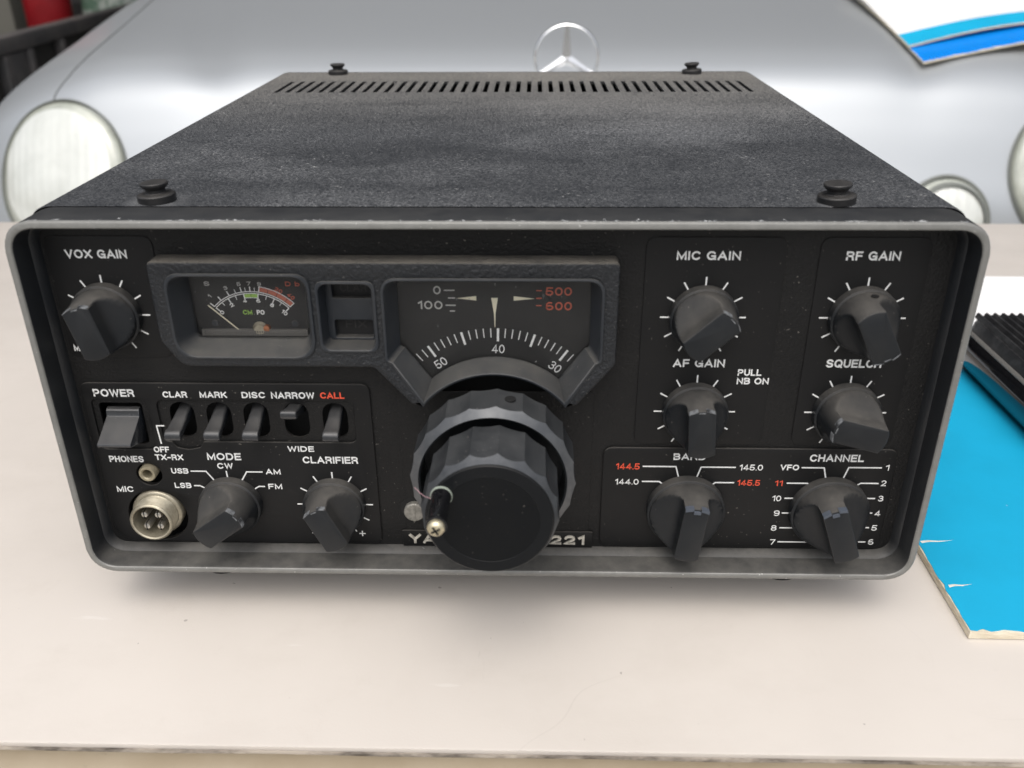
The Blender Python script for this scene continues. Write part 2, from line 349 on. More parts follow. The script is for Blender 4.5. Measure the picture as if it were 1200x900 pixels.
# a wide grotesque drawn in strokes: each glyph is (advance width, centre lines) on a unit cap height
def _E(cx, cy, rx, ry, a0, a1, n=12): return [(cx + rx * math.cos(R_(a0 + (a1 - a0) * i / n)), cy + ry * math.sin(R_(a0 + (a1 - a0) * i / n))) for i in range(n + 1)]
GL = {
 'A': (.84, [[(0, 0), (.42, 1), (.84, 0)], [(.15, .3), (.69, .3)]]),
 'B': (.72, [[(0, 0), (0, 1), (.42, 1)] + _E(.42, .765, .26, .235, 90, -90)[1:] + [(0, .53)], [(.4, .53)] + _E(.44, .265, .28, .265, 90, -90) + [(0, 0)]]),
 'C': (.78, [_E(.42, .5, .42, .5, 42, 318, 22)]),
 'D': (.76, [[(0, 0), (0, 1), (.34, 1)] + _E(.34, .5, .42, .5, 90, -90, 16)[1:] + [(0, 0)]]),
 'E': (.64, [[(.64, 1), (0, 1), (0, 0), (.64, 0)], [(0, .52), (.58, .52)]]),
 'F': (.60, [[(.60, 1), (0, 1), (0, 0)], [(0, .5), (.54, .5)]]),
 'G': (.82, [_E(.42, .5, .42, .5, 42, 330, 22) + [(.82, 0.02)], [(.80, .44), (.46, .44)], [(.81, .44), (.81, 0)]]),
 'H': (.72, [[(0, 0), (0, 1)], [(.72, 0), (.72, 1)], [(0, .52), (.72, .52)]]),
 'I': (.0, [[(0, 0), (0, 1)]]),
 'K': (.74, [[(0, 0), (0, 1)], [(.70, 1), (.02, .36)], [(.28, .60), (.74, 0)]]),
 'L': (.58, [[(0, 1), (0, 0), (.58, 0)]]),
 'M': (.88, [[(0, 0), (0, 1), (.44, .08), (.88, 1), (.88, 0)]]),
 'N': (.74, [[(0, 0), (0, 1), (.74, 0), (.74, 1)]]),
 'O': (.88, [_E(.44, .5, .44, .5, 90, 450, 32)]),
 'P': (.68, [[(0, 0), (0, 1), (.40, 1)] + _E(.40, .72, .28, .28, 90, -90)[1:] + [(0, .44)]]),
 'Q': (.88, [_E(.44, .5, .44, .5, 90, 450, 32), [(.56, .24), (.86, -.04)]]),
 'R': (.72, [[(0, 0), (0, 1), (.42, 1)] + _E(.42, .735, .27, .265, 90, -90)[1:] + [(0, .47)], [(.42, .47), (.60, .40), (.66, .2), (.70, 0)]]),
 'S': (.72, [_E(.36, .75, .33, .25, 20, 270, 14) + _E(.36, .25, .36, .25, 90, -160, 14)[0:]]),
 'T': (.72, [[(0, 1), (.72, 1)], [(.36, 1), (.36, 0)]]),
 'U': (.72, [[(0, 1), (0, .36)] + _E(.36, .36, .36, .36, 180, 360, 14) + [(.72, 1)]]),
 'V': (.78, [[(0, 1), (.39, 0), (.78, 1)]]),
 'W': (1.10, [[(0, 1), (.26, 0), (.55, .94), (.84, 0), (1.10, 1)]]),
 'X': (.78, [[(0, 0), (.78, 1)], [(0, 1), (.78, 0)]]),
 'Y': (.78, [[(0, 1), (.39, .44), (.78, 1)], [(.39, .44), (.39, 0)]]),
 'b': (.62, [[(0, 0), (0, 1)], _E(.31, .33, .31, .33, 180, 540, 24)]),
 '0': (.66, [_E(.33, .5, .33, .5, 90, 450, 28)]),
 '1': (.30, [[(.02, .78), (.30, 1), (.30, 0)]]),
 '2': (.66, [_E(.33, .70, .32, .30, 165, -30, 14) + [(0, 0), (.66, 0)]]),
 '3': (.66, [_E(.32, .76, .29, .24, 155, -80, 12) + [(.26, .53)], [(.26, .53)] + _E(.32, .27, .34, .27, 80, -160, 14)]),
 '4': (.72, [[(.72, .25), (0, .25), (.50, 1), (.50, 0)]]),
 '5': (.66, [[(.62, 1), (.08, 1), (.02, .46)] + _E(.31, .29, .34, .29, 128, -158, 16)]),
 '6': (.68, [_E(.36, .62, .35, .38, 62, 180, 12) + [(.01, .3)] + _E(.34, .28, .33, .28, 180, 540, 24)]),
 '7': (.64, [[(0, 1), (.64, 1), (.22, 0)]]),
 '8': (.66, [_E(.33, .76, .28, .24, -90, 270, 24), _E(.33, .26, .33, .26, 90, 450, 24)]),
 '9': (.68, [_E(.34, .72, .33, .28, 0, 360, 24) , [(.67, .72), (.67, .4)] + _E(.32, .38, .35, .38, 0, -132, 12)]),
 '-': (.44, [[(0, .42), (.44, .42)]]), '.': (.0, [[(0, 0), (0, .02)]]), '+': (.8, [[(0, .5), (.8, .5)], [(.4, .1), (.4, .9)]]),
}
def add_text(b, body, cx, z0, wd, ht, y, rot=0., bold=.19, th=.06, mi=0):
    """lettering in strokes, fitted to wd x ht millimetres with its lower edge at z0"""
    sw = bold * ht; x = 0.; lines = []
    for ch in body:
        if ch == ' ': x += .52; continue
        w_, gl = GL[ch]
        for ln in gl: lines.append([(x + px, pz) for px, pz in ln])
        x += w_ + .17 + bold * 1.0
    xs = [p[0] for l in lines for p in l]; X0, X1 = min(xs), max(xs); sx_ = (wd - sw) / (X1 - X0) if X1 - X0 > 1e-6 else 0
    if body in '-+': sz_ = ((ht if body == '+' else 0) - sw) if body == '+' else 0
    else: sz_ = ht - sw
    c, s_ = math.cos(rot), math.sin(rot); k_ = 0
    for ln in lines:
        P_ = [Vector(((px - X0) * sx_ - (wd - sw) / 2, (pz * sz_ - sz_ / 2) if body != '+' else (pz - .5) * sz_ * 1.25)) for px, pz in ln]
        if body == '-': P_ = [Vector((p.x, 0)) for p in P_]
        Q = [P_[0]]
        for p in P_[1:]:
            if (p - Q[-1]).length > 1e-4: Q.append(p)
        if len(Q) < 2: continue
        closed = (Q[0] - Q[-1]).length < 1e-3 and len(Q) > 4
        if closed: Q = Q[:-1]
        else:
            e0 = (Q[0] - Q[1]).normalized() * sw / 2; e1 = (Q[-1] - Q[-2]).normalized() * sw / 2
            Q[0] = Q[0] + e0; Q[-1] = Q[-1] + e1
        n = len(Q); L_, R2 = [], []
        for i in range(n):
            a = Q[i - 1] if i or closed else Q[0] * 2 - Q[1]; d = Q[(i + 1) % n] if i < n - 1 or closed else Q[i] * 2 - Q[i - 1]
            t0, t1 = (Q[i] - a).normalized(), (d - Q[i]).normalized(); m_ = Vector((-t0.y - t1.y, t0.x + t1.x))
            m_ = m_.normalized() if m_.length > 1e-5 else Vector((-t0.y, t0.x))
            k2 = sw / 2 / max(m_.dot(Vector((-t0.y, t0.x))), .5)
            L_.append(Q[i] + m_ * k2); R2.append(Q[i] - m_ * k2)
        yy = y - th - .003 * (k_ % 5); k_ += 1
        def T_(p, yv): return (cx + p.x * c - p.y * s_, yv, z0 + ht / 2 + p.x * s_ + p.y * c)
        v = [T_(p, q) for q in (yy, y) for p in L_ + R2]; f = []
        for i in range(n if closed else n - 1):
            j = (i + 1) % n; f += [(i, j, n + j, n + i), (2 * n + i, 3 * n + i, 3 * n + j, 2 * n + j), (i, 2 * n + i, 2 * n + j, j), (n + i, n + j, 3 * n + j, 3 * n + i)]
        if not closed: f += [(0, n, 3 * n, 2 * n), (n - 1, 3 * n - 1, 4 * n - 1, 2 * n - 1)]
        b.add(v, f, mi)
    return b
def bar2d(b, p, q, wd, y, th=.05, mi=0):
    """a painted line from p to q in the panel plane"""
    p, q = Vector(p), Vector(q); d = (q - p).normalized(); n = Vector((-d.y, d.x)) * wd / 2
    e = [p + n, q + n, q - n, p - n]
    v = [(a.x, yy, a.y) for yy in (y - th, y) for a in e]
    b.add(v, [(0, 1, 2, 3), (7, 6, 5, 4), (0, 4, 5, 1), (1, 5, 6, 2), (2, 6, 7, 3), (3, 7, 4, 0)], mi)
def pline(b, pts, wd, y):
    for i in range(len(pts) - 1):
        p, q = Vector(pts[i]), Vector(pts[i + 1])
        e = (q - p).normalized() * wd * (.35 if i < len(pts) - 2 else 0)
        bar2d(b, p, q + e, wd, y - .004 * i)
def arc2d(b, c, r, a0, a1, wd, y, n=40, th=.05, mi=0):
    pin = []; 
    for i in range(n + 1):
        a = a0 + (a1 - a0) * i / n
        pin.append((c[0] + math.sin(a) * r, c[1] + math.cos(a) * r, c[0] + math.sin(a) * (r + wd), c[1] + math.cos(a) * (r + wd)))
    v = []; 
    for x0, z0, x1, z1 in pin: v += [(x0, y - th, z0), (x1, y - th, z1), (x0, y, z0), (x1, y, z1)]
    f = []
    for i in range(n):
        a, bb = 4 * i, 4 * i + 4
        f += [(a, bb, bb + 1, a + 1), (a + 2, a + 3, bb + 3, bb + 2), (a, a + 2, bb + 2, bb), (a + 1, bb + 1, bb + 3, a + 3)]
    b.add(v, f, mi)

# ---------------------------------------------------------------- ground, garage
b = MB('m'); b.add([(-60, -60, -.735), (60, -60, -.735), (60, 60, -.735), (-60, 60, -.735)], [(0, 1, 2, 3)])
b.build('ground', M['ground'], kind='structure', smooth=0)
G = empty('garage', (0, 4.4, -.735), 'dark garage the silver car is nosing out of, seen at the upper left', 'garage')
PLOC['garage'] = (0, 4.4, -.735)
b = MB('m'); b.box(-3.2, 3.6, 6.6, 6.75, -.735, 1.9); b.box(-3.35, -3.2, 2.15, 6.75, -.735, 1.9); b.box(3.6, 3.75, 2.15, 6.75, -.735, 1.9); b.build('wall', M['wall'], G, smooth=0)
b = MB('m'); b.box(-3.5, 3.9, 2.1, 6.9, 1.903, 2.05); b.build('roof', M['wall'], G, smooth=0)

# ---------------------------------------------------------------- table
T = empty('folding_table', (0, .2, -.735), 'beige laminate table with a worn tan front edge, carrying the radio', 'table'); PLOC['folding_table'] = (0, .2, -.735)
TX0, TX1 = -.95, .95
sk = Matrix.Rotation(.0037, 4, 'Z')
b = MB('m')
v0 = [(TX0, -.0563, 0), (TX1, -.0563, 0), (TX1, .482, 0), (TX0, .482, 0)]
b.box(TX0, TX1, -.0563, .482, -.03, 0)
b.build('tabletop', M['table'], T, bevel=.8, seg=2)
b = MB('m'); b.box(TX0, TX1, -.0586, -.0566, -.03, -.0012); b.build('groove', M['grime'], T, smooth=0)
b = MB('m'); prof = [(-.0588, -.032), (-.0588, -.0003), (-.0610, .0004), (-.0650, -.0002), (-.0690, -.002), (-.0718, -.006), (-.073, -.012), (-.073, -.028), (-.0715, -.032)]
N_ = 60
b.loft([[(TX0 + (TX1 - TX0) * i / N_, y, z + .00025 * math.sin(i * 2.3)) for y, z in prof] for i in range(N_ + 1)])
b.build('edge_trim', M['trim'], T, smooth=50)
for x in (TX0 + .09, TX1 - .09):
    for y in (.02, .42):
        b = MB('m'); b.tube([(x, y, -.03), (x, y, -.735)], .0125, 14); b.build('leg', M['leg'], T)

# ---------------------------------------------------------------- the radio
RAD = empty('radio_transceiver', (0, .15, 0), 'dusty black radio transceiver with knobs and a meter standing on the beige table', 'radio'); PLOC['radio_transceiver'] = (0, .15, 0)
HW, H, D = 140, 125, 302
# front frame: grey edge, black outside band, black inside reveal
def fr_ring(off, y, zb=.8, r=9.5): return at(rrect(-HW + off, HW - off, zb + off, H - off, max(r - off, 1.5), 8), y)
b = MB(); b.loft([fr_ring(.0, 14.6), fr_ring(0, .9)], False, False, 0); b.loft([fr_ring(0, .9), fr_ring(.25, .25), fr_ring(.7, 0), fr_ring(2.0, 0), fr_ring(2.35, .35)], False, False, 1)
b.loft([fr_ring(2.35, .35), fr_ring(2.5, .9), fr_ring(2.9, 8.2), fr_ring(3.4, 8.6), fr_ring(4.5, 11.0), fr_ring(4.6, 14.6)], False, False, 0)
b.loft([fr_ring(4.6, 14.6), fr_ring(0, 14.6)], False, False, 0)
b.build('front_frame', [M['bezelblack'], M['edge']], RAD, smooth=45)
# case with slots in its lid
b = MB(); e = .35
cr = lambda off, y: at(rrect(-HW + 1 - e + off, HW - 1 + e - off, 2 - e + off, H + e - off, 7.5, 8), y)
SL = []; n = 44
x = -121.0
for i in range(n): SL.append((x + i * 5.6, x + i * 5.6 + 2.3))
outer = rrect(-HW + 1 - e, HW - 1 + e, 2 - e, H + e, 7.5, 8)
ztop = H + e; xl, xr = -HW + 1 - e + 7.5, HW - 1 + e - 7.5
ring_open = sorted([p for p in outer if True], key=lambda p: 0)
# profile without the flat top run: start at right end of the top, go round clockwise to its left end
idx = [i for i, p in enumerate(outer) if abs(p[1] - ztop) < 1e-3]
st = max(idx, key=lambda i: -outer[i][0]); prof = [outer[(st + i) % len(outer)] for i in range(len(outer))]
if abs(prof[1][1] - ztop) < 1e-3: prof = prof[1:] + prof[:1]
ys = [14.9, 15.4, D - 1.2, D]
b.loft([at([(px * (1 if 0 < j < 3 else .9985), (pz - 62) * (1 if 0 < j < 3 else .997) + 62) for px, pz in prof], y) for j, y in enumerate(ys)], False, False, closed=False)
pl, pr = min(prof[0][0], prof[-1][0]), max(prof[0][0], prof[-1][0])
ty = [14.9, 15.4, 227.0, 264.0, D - 1.2, D]; tz = [ztop - .19, ztop, ztop, ztop, ztop, ztop - .19]
xs = [pl] + [q for s in SL for q in s] + [pr]
for j in range(5):
    if j == 2:
        for i in range(0, len(xs) - 1):
            if i % 2 == 0: b.add([(xs[i], ty[j], ztop), (xs[i + 1], ty[j], ztop), (xs[i + 1], ty[j + 1], ztop), (xs[i], ty[j + 1], ztop)], [(0, 1, 2, 3)])
            else:
                a, c = xs[i], xs[i + 1]; y0, y1 = ty[j], ty[j + 1]; zb = ztop - 1.4
                v = [(a, y0, ztop), (c, y0, ztop), (c, y1, ztop), (a, y1, ztop), (a, y0, zb), (c, y0, zb), (c, y1, zb), (a, y1, zb)]
                b.add(v, [(0, 1, 5, 4), (1, 2, 6, 5), (2, 3, 7, 6), (3, 0, 4, 7)])
    else:
        row0 = [(q, ty[j], tz[j]) for q in xs]; row1 = [(q, ty[j + 1], tz[j + 1]) for q in xs]
        for i in range(len(xs) - 1): b.add([row0[i], row0[i + 1], row1[i + 1], row1[i]], [(0, 1, 2, 3)])
b.add(at(outer, D - .05), [tuple(range(len(outer)))])
b.build('case', M['case'], RAD, smooth=40)
b = MB(); b.box(-128, 128, 225, 268, ztop - 9, ztop - 8); b.build('vent_dark_sheet', M['pocket'], RAD, smooth=0)  # black sheet added under the slots as their inner darkness
for rx, ry in RIV:
    b = MB(); b.lathe([(5.3, 125.3), (5.6, 125.4), (5.6, 127.3), (5.3, 127.6), (3.3, 127.75), (2.9, 128.1), (2.9, 128.9), (3.9, 129.9), (4.1, 130.2), (4.1, 130.75), (3.85, 131.0), (.3, 131.05)], (rx, ry, 0), 'z', 28)
    o = b.build('rivet', M['rubber'], RAD, origin=(rx, ry, 125.3), smooth=24)
    o.rotation_euler = (0, R_(random.uniform(-5, 3)), 0)
for fx in (-105, 105):
    for fy in (32, 270):
        b = MB(); b.lathe([(9, -18), (9.5, -17), (8.5, -2), (8.5, 2)], (fx, fy, 0), 'z', 28); b.build('foot', M['foot'], RAD, origin=(fx, fy, -18))

# openings in the panel
CL = [(-102.6, 0), (-90.5, 0), (-78.3, 0), (-65.1, 1), (-52.4, 0)]
slots = [rrect(cx - 4.1, cx + 4.1, 48.3, 61.4, 4.0, 6) for cx, u in CL]
rock = rrect(-129.6, -115.4, 45.6, 61.0, 1.2, 3)
mich = circ(-117.6, 17.2, 10.2, 40); jackh = circ(-117.6, 33.9, 4.3, 28)
dialh = rpoly([(-23, 65.5), (23, 65.5), (31, 76), (31, 104), (-31, 104), (-31, 76)], 1); meth = rpoly([(-95, 82), (-56, 82), (-56, 107), (-95, 107)], 1); smh = rpoly([(-50, 85), (-37, 85), (-37, 103), (-50, 103)], 1)
FP = slab('front_panel', [rrect(-HW + 4.4, HW - 4.4, 5.2, H - 4.4, 5, 6), dialh, meth, smh, rock, mich, jackh] + slots, 11.5, 12.5, M['panel'], RAD)
# satin plates set on the grained panel
YP = 11.1
slab('gain_plate', [rrect(-134.4, -101.6, 77.6, 117.2, 3)], YP, 11.49, M['plate'], FP, .15)
slab('gain_plate', [rrect(45.2, 86.5, 47.2, 117.2, 3)], YP, 11.49, M['plate'], FP, .15)
slab('gain_plate', [rrect(96.2, 128.5, 47.2, 117.2, 3)], YP, 11.49, M['plate'], FP, .15)
swh = rpoly([(-110.2, 46.9), (-107.6, 46.9), (-106.2, 44.6), (-102.5, 43.8), (-98.4, 44.6), (-97.0, 46.9), (-46.0, 46.9), (-46.0, 62.3), (-110.2, 62.3)], [2, .8, 1.5, 2, 1.5, .8, 2, 2, 2], 4)
rockp = rrect(-131.6, -113.4, 43.8, 62.6, 2, 4)
slab('control_plate', [rpoly([(-134.2, 6.2), (-40.2, 6.2), (-40.2, 68.6), (-134.2, 68.6)], [8, 3, 3, 3]), swh, rockp, circ(-117.6, 17.2, 10.2), circ(-117.6, 33.9, 4.3, 28)], 10.7, 11.49, M['plate'], FP, .3)
slab('selector_plate', [rrect(35.4, 131.6, 6.2, 45.9, 3)], 10.7, 11.49, M['plate'], FP, .3)
slab('center_plate', [rrect(-31.5, 31.5, 5.6, 66, 1.5)], 11.2, 11.49, M['panel'], FP, .12)
b = MB(); b.box(-138, 138, 22, 22.6, 4, 121); b.build('dark_backing', M['pocket'], RAD, smooth=0)  # black sheet added behind the panel openings to keep them dark
b = MB(); b.lathe([(1.9, 11.45), (1.9, 11.2), (1.4, 11.2), (1.2, 11.45)], (-77.1, 73.0, 0), n=20, cap0=False); b.build('screw', M['pocket'], FP)

# lettering: (text, centre x, base z, width, height)
CAP = [('VOX GAIN', -119.2, 110.3, 18.7, 2.7), ('MIC GAIN', 63.7, 110.3, 18.8, 2.7), ('AF GAIN', 63.9, 75.2, 16.1, 2.7), ('PULL', 80.0, 72.3, 7.4, 2.2), ('NB ON', 81.3, 69.3, 10.0, 2.2), ('RF GAIN', 111.8, 110.3, 15.8, 2.75), ('SQUELCH', 111.9, 75.3, 17.0, 2.8), ('POWER', -123.4, 63.6, 13.3, 2.7), ('CLAR', -103.5, 63.4, 7.9, 2.2), ('MARK', -91.0, 63.4, 8.8, 2.2), ('DISC', -78.0, 63.4, 7.5, 2.2), ('NARROW', -65.2, 63.3, 14.0, 2.3), ('CALL', -52.4, 63.4, 7.8, 2.2), ('WIDE', -64.8, 43.4, 8.8, 2.1), ('CLARIFIER', -55.4, 38.9, 18.5, 2.6), ('PHONES', -124.2, 38.8, 11.6, 2.4), ('OFF', -111.6, 42.7, 5.2, 2.2), ('TX-RX', -109.6, 39.7, 9.5, 2.2), ('MODE', -91.0, 39.9, 11.4, 2.7), ('CW', -91.2, 36.5, 5.3, 2.2), ('USB', -106.9, 34.4, 5.8, 2.1), ('LSB', -106.8, 28.6, 5.7, 2.1), ('AM', -75.2, 34.4, 5.0, 2.1), ('FM', -75.2, 28.5, 4.7, 2.1), ('MIC', -127.1, 26.8, 5.6, 2.3), ('BAND', 63.8, 41.4, 10.6, 2.5), ('144.5', 43.7, 37.6, 7.8, 2.3), ('144.0', 43.7, 31.6, 7.8, 2.2), ('145.0', 84.4, 37.6, 7.6, 2.2), ('145.5', 84.2, 31.6, 7.5, 2.2), ('CHANNEL', 111.9, 41.2, 17.6, 2.7), ('VFO', 97.0, 37.8, 6.1, 2.1), ('11', 94.2, 31.6, 2.5, 2.1), ('10', 94.3, 25.5, 2.9, 2.2), ('9', 95.0, 19.5, 1.9, 2.2), ('8', 94.8, 13.4, 1.9, 2.2), ('7', 95.1, 7.5, 1.8, 2.2), ('1', 128.9, 38.0, 1.1, 2.1), ('2', 128.8, 31.9, 1.6, 2.2), ('3', 128.9, 25.8, 1.7, 2.2), ('4', 128.9, 19.8, 1.9, 2.2), ('5', 128.8, 13.8, 1.8, 2.2), ('6', 128.7, 7.9, 1.8, 2.2), ('+', -47.0, 9.3, 2.2, 2.2), ('-', -63.8, 10.2, 1.7, .45), ('MOX', -130.0, 79.6, 5.8, 2.2)]
gain_y = YP - .01; ctl_y = 10.69
GAINS = {'VOX GAIN', 'MIC GAIN', 'AF GAIN', 'PULL', 'NB ON', 'RF GAIN', 'SQUELCH', 'MOX'}
REDS = {'CALL', '144.5', '145.5', '11'}
for t, cx, z, wd, ht in CAP:
    b = MB(); add_text(b, t, cx, z, wd, ht, gain_y if t in GAINS else ctl_y, 0., .14 if t[0].isdigit() else .19)
    b.build('caption', M['red'] if t in REDS else M['white'], FP, origin=(cx, 11, z), smooth=0, label='orange-red lettering' if t in REDS else None)
LW = .45
def marks(lines, y):
    b = MB()
    for ln in lines: pline(b, ln, LW, y)
    b.build('leader_lines', M['white'], FP, smooth=0)
marks([[(-109.0, 52.9), (-111.6, 52.9), (-111.2, 46.0)]], ctl_y)
marks([[(-103.2, 35.4), (-98.0, 35.4), (-95.6, 31.6)], [(-103.0, 29.6), (-101.0, 29.6), (-98.8, 28.4)], [(-91.1, 35.6), (-91.0, 32.5)], [(-78.8, 35.3), (-84.2, 35.3), (-86.3, 31.8)], [(-78.7, 29.5), (-80.8, 29.5), (-83.0, 28.0)]], ctl_y)
marks([[(48.6, 38.8), (59.6, 38.8), (60.7, 34.8)], [(48.7, 32.9), (54.4, 32.9), (56.2, 31.6)], [(79.3, 38.7), (67.9, 38.7), (66.8, 34.8)], [(79.4, 32.7), (73.2, 32.7), (71.4, 31.4)]], ctl_y)
marks([[(100.9, 38.8), (108.3, 38.8), (109.3, 35)], [(96.8, 32.7), (103.5, 32.7), (105, 32)], [(96.8, 26.7), (100.4, 26.7)], [(96.7, 20.7), (99.9, 20.7)], [(96.7, 14.6), (102.8, 14.6)], [(96.8, 8.7), (107.8, 8.7), (108.3, 10)],
       [(127.1, 39.0), (116.3, 39.0), (115.2, 35)], [(127.1, 32.9), (121.2, 32.9), (119.4, 31.6)], [(127.0, 26.9), (123.8, 26.9)], [(127.1, 21.0), (124.8, 21.0)], [(127, 15), (122.4, 15)], [(126.8, 9), (122, 9)]], ctl_y)
# knobs: (centre x, z, radius, pointer angle clockwise from up, plate y, ticks?)
KN = [('vox', -119.4, 92.0, 10.6, -14, YP, 1), ('mic', 63.7, 92.0, 10.4, 47.5, YP, 1), ('af', 63.9, 59.4, 10.4, -4, YP, 1), ('rf', 111.8, 92.0, 10.4, 153, YP, 1), ('sq', 111.9, 59.4, 10.6, -75, YP, 1),
      ('mode', -91.0, 22.6, 10.6, 54, 10.7, 0), ('clar', -55.4, 22.5, 10.6, -25, 10.7, 1), ('band', 63.8, 22.2, 13.1, 6.5, 10.7, 0), ('chan', 111.9, 22.2, 13.1, -20, 10.7, 0)]
KL = {'vox': 'knob pointing to upper left under the words VOX GAIN', 'mic': 'knob pointing to upper right under the words MIC GAIN', 'af': 'knob pointing nearly straight up under the words AF GAIN', 'rf': 'knob turned to point down with a small hole in its side', 'sq': 'knob pointing left under the word SQUELCH',
      'mode': 'scuffed knob turned to FM among the mode names', 'clar': 'knob beside the plus sign under CLARIFIER', 'band': 'large knob among the four frequency captions', 'chan': 'large knob ringed by the channel numbers'}
def knob_mesh(R):
    b = MB(); s = R / 10.5; rb0, rb1 = R * .93, R * .80; w1 = 4.15 if R < 12 else 4.0
    y0 = 0; n = 120
    b.lathe([(R, 0), (R, -3.0), (R - .25, -3.3), (R * .945, -3.5), (R * .935, -3.9)], n=64, cap0=True, cap1=False)
    top = -15.4; t0 = -3.9; rings = []; NL = 15
    for q in range(NL + 3):
        if q < NL: t = q / (NL - 1); ins = 0
        elif q == NL: t = 1.012; ins = .12
        elif q == NL + 1: t = 1.02; ins = .32
        else: break
        y = t0 + (top - t0) * min(t, 1.02); Rb = rb0 + (rb1 - rb0) * min(t, 1) - ins
        u = min(t / .62, 1); wd = w1 + (rb0 * 1.02 - w1) * (1 - math.sin(u * math.pi / 2)) ** .9 - ins
        ring = []
        for i in range(n):
            # denser sampling where the flats meet the round ends
            a = 2 * math.pi * i / n
            x, z = Rb * math.sin(a), Rb * math.cos(a)
            if abs(x) > wd:
                x = math.copysign(wd, x); zz = math.sqrt(max(Rb * Rb - wd * wd, 0))
                aw = math.asin(min(wd / Rb, 1)); aa = math.atan2(abs(Rb * math.sin(a)), Rb * math.cos(a))
                f = (aa - aw) / (math.pi - 2 * aw) if math.pi - 2 * aw > 1e-6 else .5
                z = zz * (1 - 2 * min(max(f, 0), 1))
            ring.append((x, y, z))
        rings.append(ring)
    b.loft(rings, False, True)
    return b, rb1, top, w1
def knob_pointer(rb1, top, w1):
    """three short index strokes along the pointing end of the bar, the middle one set back"""
    b = MB(); yt = top - .30
    def seg(x0, x1, dz, tk, dy):
        n = 5; up = []; 
        for q in range(n + 1):
            x = x0 + (x1 - x0) * q / n; z = math.sqrt(rb1 ** 2 - x * x) - dz; up.append((x, z))
        rings = [[(x, yt - dy, z - tk) for x, z in up], [(x, yt - dy, z + .10) for x, z in up], [(x, yt + 1.6, z + .32) for x, z in up], [(x, yt + 1.6, z - tk) for x, z in up]]
        v = [p for r in rings for p in r]; m = n + 1; f = []
        for a in range(4):
            c = (a + 1) % 4
            for i in range(n): f.append((a * m + i, a * m + i + 1, c * m + i + 1, c * m + i))
        f += [(0, m, 2 * m, 3 * m), (n, 3 * m + n, 2 * m + n, m + n)]
        b.add(v, f)
    wide = rb1 > 9.5
    seg(-w1 + .15, -1.25, .02, .13 if not wide else .75, .12 if not wide else .3); seg(1.25, w1 - .15, .02, .13 if not wide else .75, .12 if not wide else .3)
    seg(-1.0, 1.0, .55, .2, .06) if not wide else seg(-1.1, 1.1, .9, .95, .45)
    return b
proto = {}
for key, cx, cz, R, ang, yp, ticks in KN:
    rk = round(R, 1)
    lb = 'black ' + KL[key]
    if rk not in proto:
        b, rb1, top, w1 = knob_mesh(R)
        b.v = [(x + cx, y + yp, z + cz) for x, y, z in b.v]
        o = b.build('knob', M['knob'], RAD, origin=(cx, yp, cz), smooth=32, label=lb)
        pb = knob_pointer(rb1, top, w1); pb.v = [(x + cx, y + yp, z + cz) for x, y, z in pb.v]
        po = pb.build('pointer_mark', M['mark'] if rk < 12 else M['markglint'], o, origin=(cx, yp, cz), smooth=30)
        proto[rk] = (o, po)
    else:
        o0, p0 = proto[rk]; o = o0.copy(); o.location = Vector(mm((cx, yp, cz))) - Vector(PLOC['radio_transceiver']); COL.objects.link(o); o.parent = RAD; o['label'] = lb; PLOC[o.name] = mm((cx, yp, cz))
        po = p0.copy(); COL.objects.link(po); po.parent = o
    o.rotation_euler = (0, R_(ang), 0)
    if key == 'rf':
        b = MB(); b.lathe([(1.25, 0), (1.25, -.25), (.9, -.3), (.85, .1)], n=20, cap0=False); hole = b
        hb = MB(); 
        # black disc standing in for the dark set-screw hole in the tail end of the pointer bar: faces up when the knob points down
        for (r0, h0) in [(1.15, 0)]:
            hb.lathe([(1.15, .02), (1.15, -.12), (.8, -.2)], (0, 0, 0), 'z', 18)
        hb.v = [(x + cx, y + yp - 6.6, z + cz + R * .915 + .22) for x, y, z in hb.v]
        so_ = hb.build('set_screw_hole_disc', M['pocket'], o, origin=(cx, yp, cz))
        so_.rotation_euler = (0, -R_(ang) + 0, 0)
    if ticks:
        b = MB()
        for i in range(11):
            a = R_(-150 + 30 * i); r0, r1 = (R - .2, 13.0)
            bar2d(b, (cx + r0 * math.sin(a), cz + r0 * math.cos(a)), (cx + r1 * math.sin(a), cz + r1 * math.cos(a)), .45, yp - .01)
        b.build('scale_marks', M['white'], FP, smooth=0)

# lever switches
for li, (cx, upw) in enumerate(CL):
    tipz = 61.4 if upw else 53.0; yt = 2.6
    root = Vector((cx, 16, 56.8 if not upw else 57.6)); tip = Vector((cx - (.9, .3, 0, 0, .1)[li], yt, tipz)); d = (tip - root).normalized(); L = (tip - root).length
    b = MB(); rings = []
    for t, hw, hh in ((0, 2.2, 2.1), (.38, 2.25, 2.0), (.46, 2.3, 1.7), (.80, 2.5, 1.25), (.86, 2.6, 1.5), (.91, 2.6, 1.6), (.96, 2.57, 1.4), (.99, 2.5, .95), (1.0, 2.4, .3)):
        c = root + d * L * t; rings.append([(c.x + px * hw, c.y, c.z + pz * hh) for px, pz in rpoly([(-1, -1), (1, -1), (1, 1), (-1, 1)], .5 if t < .6 else .28, 4)])
    b.loft(rings); o = b.build('toggle_lever', M['lever'], RAD, origin=(cx, 11.5, 55), smooth=40, label='lever flicked up between NARROW and WIDE' if upw else None)
# rocker
b = MB(); x0, x1 = -127.3, -116.4
pr_ = [(12.5, 59.2), (11.0, 58.9), (10.6, 58.4), (10.2, 56.6), (.7, 51.6), (.35, 51.0), (.8, 50.2), (13, 46.4), (15, 52)]
b.loft([[(x, y, z) for y, z in pr_] for x in (x0, x0 + .3, x1 - .3, x1)]); b.build('power_rocker', M['lever'], RAD, origin=(-122.6, 11, 52), smooth=25, bevel=.25)
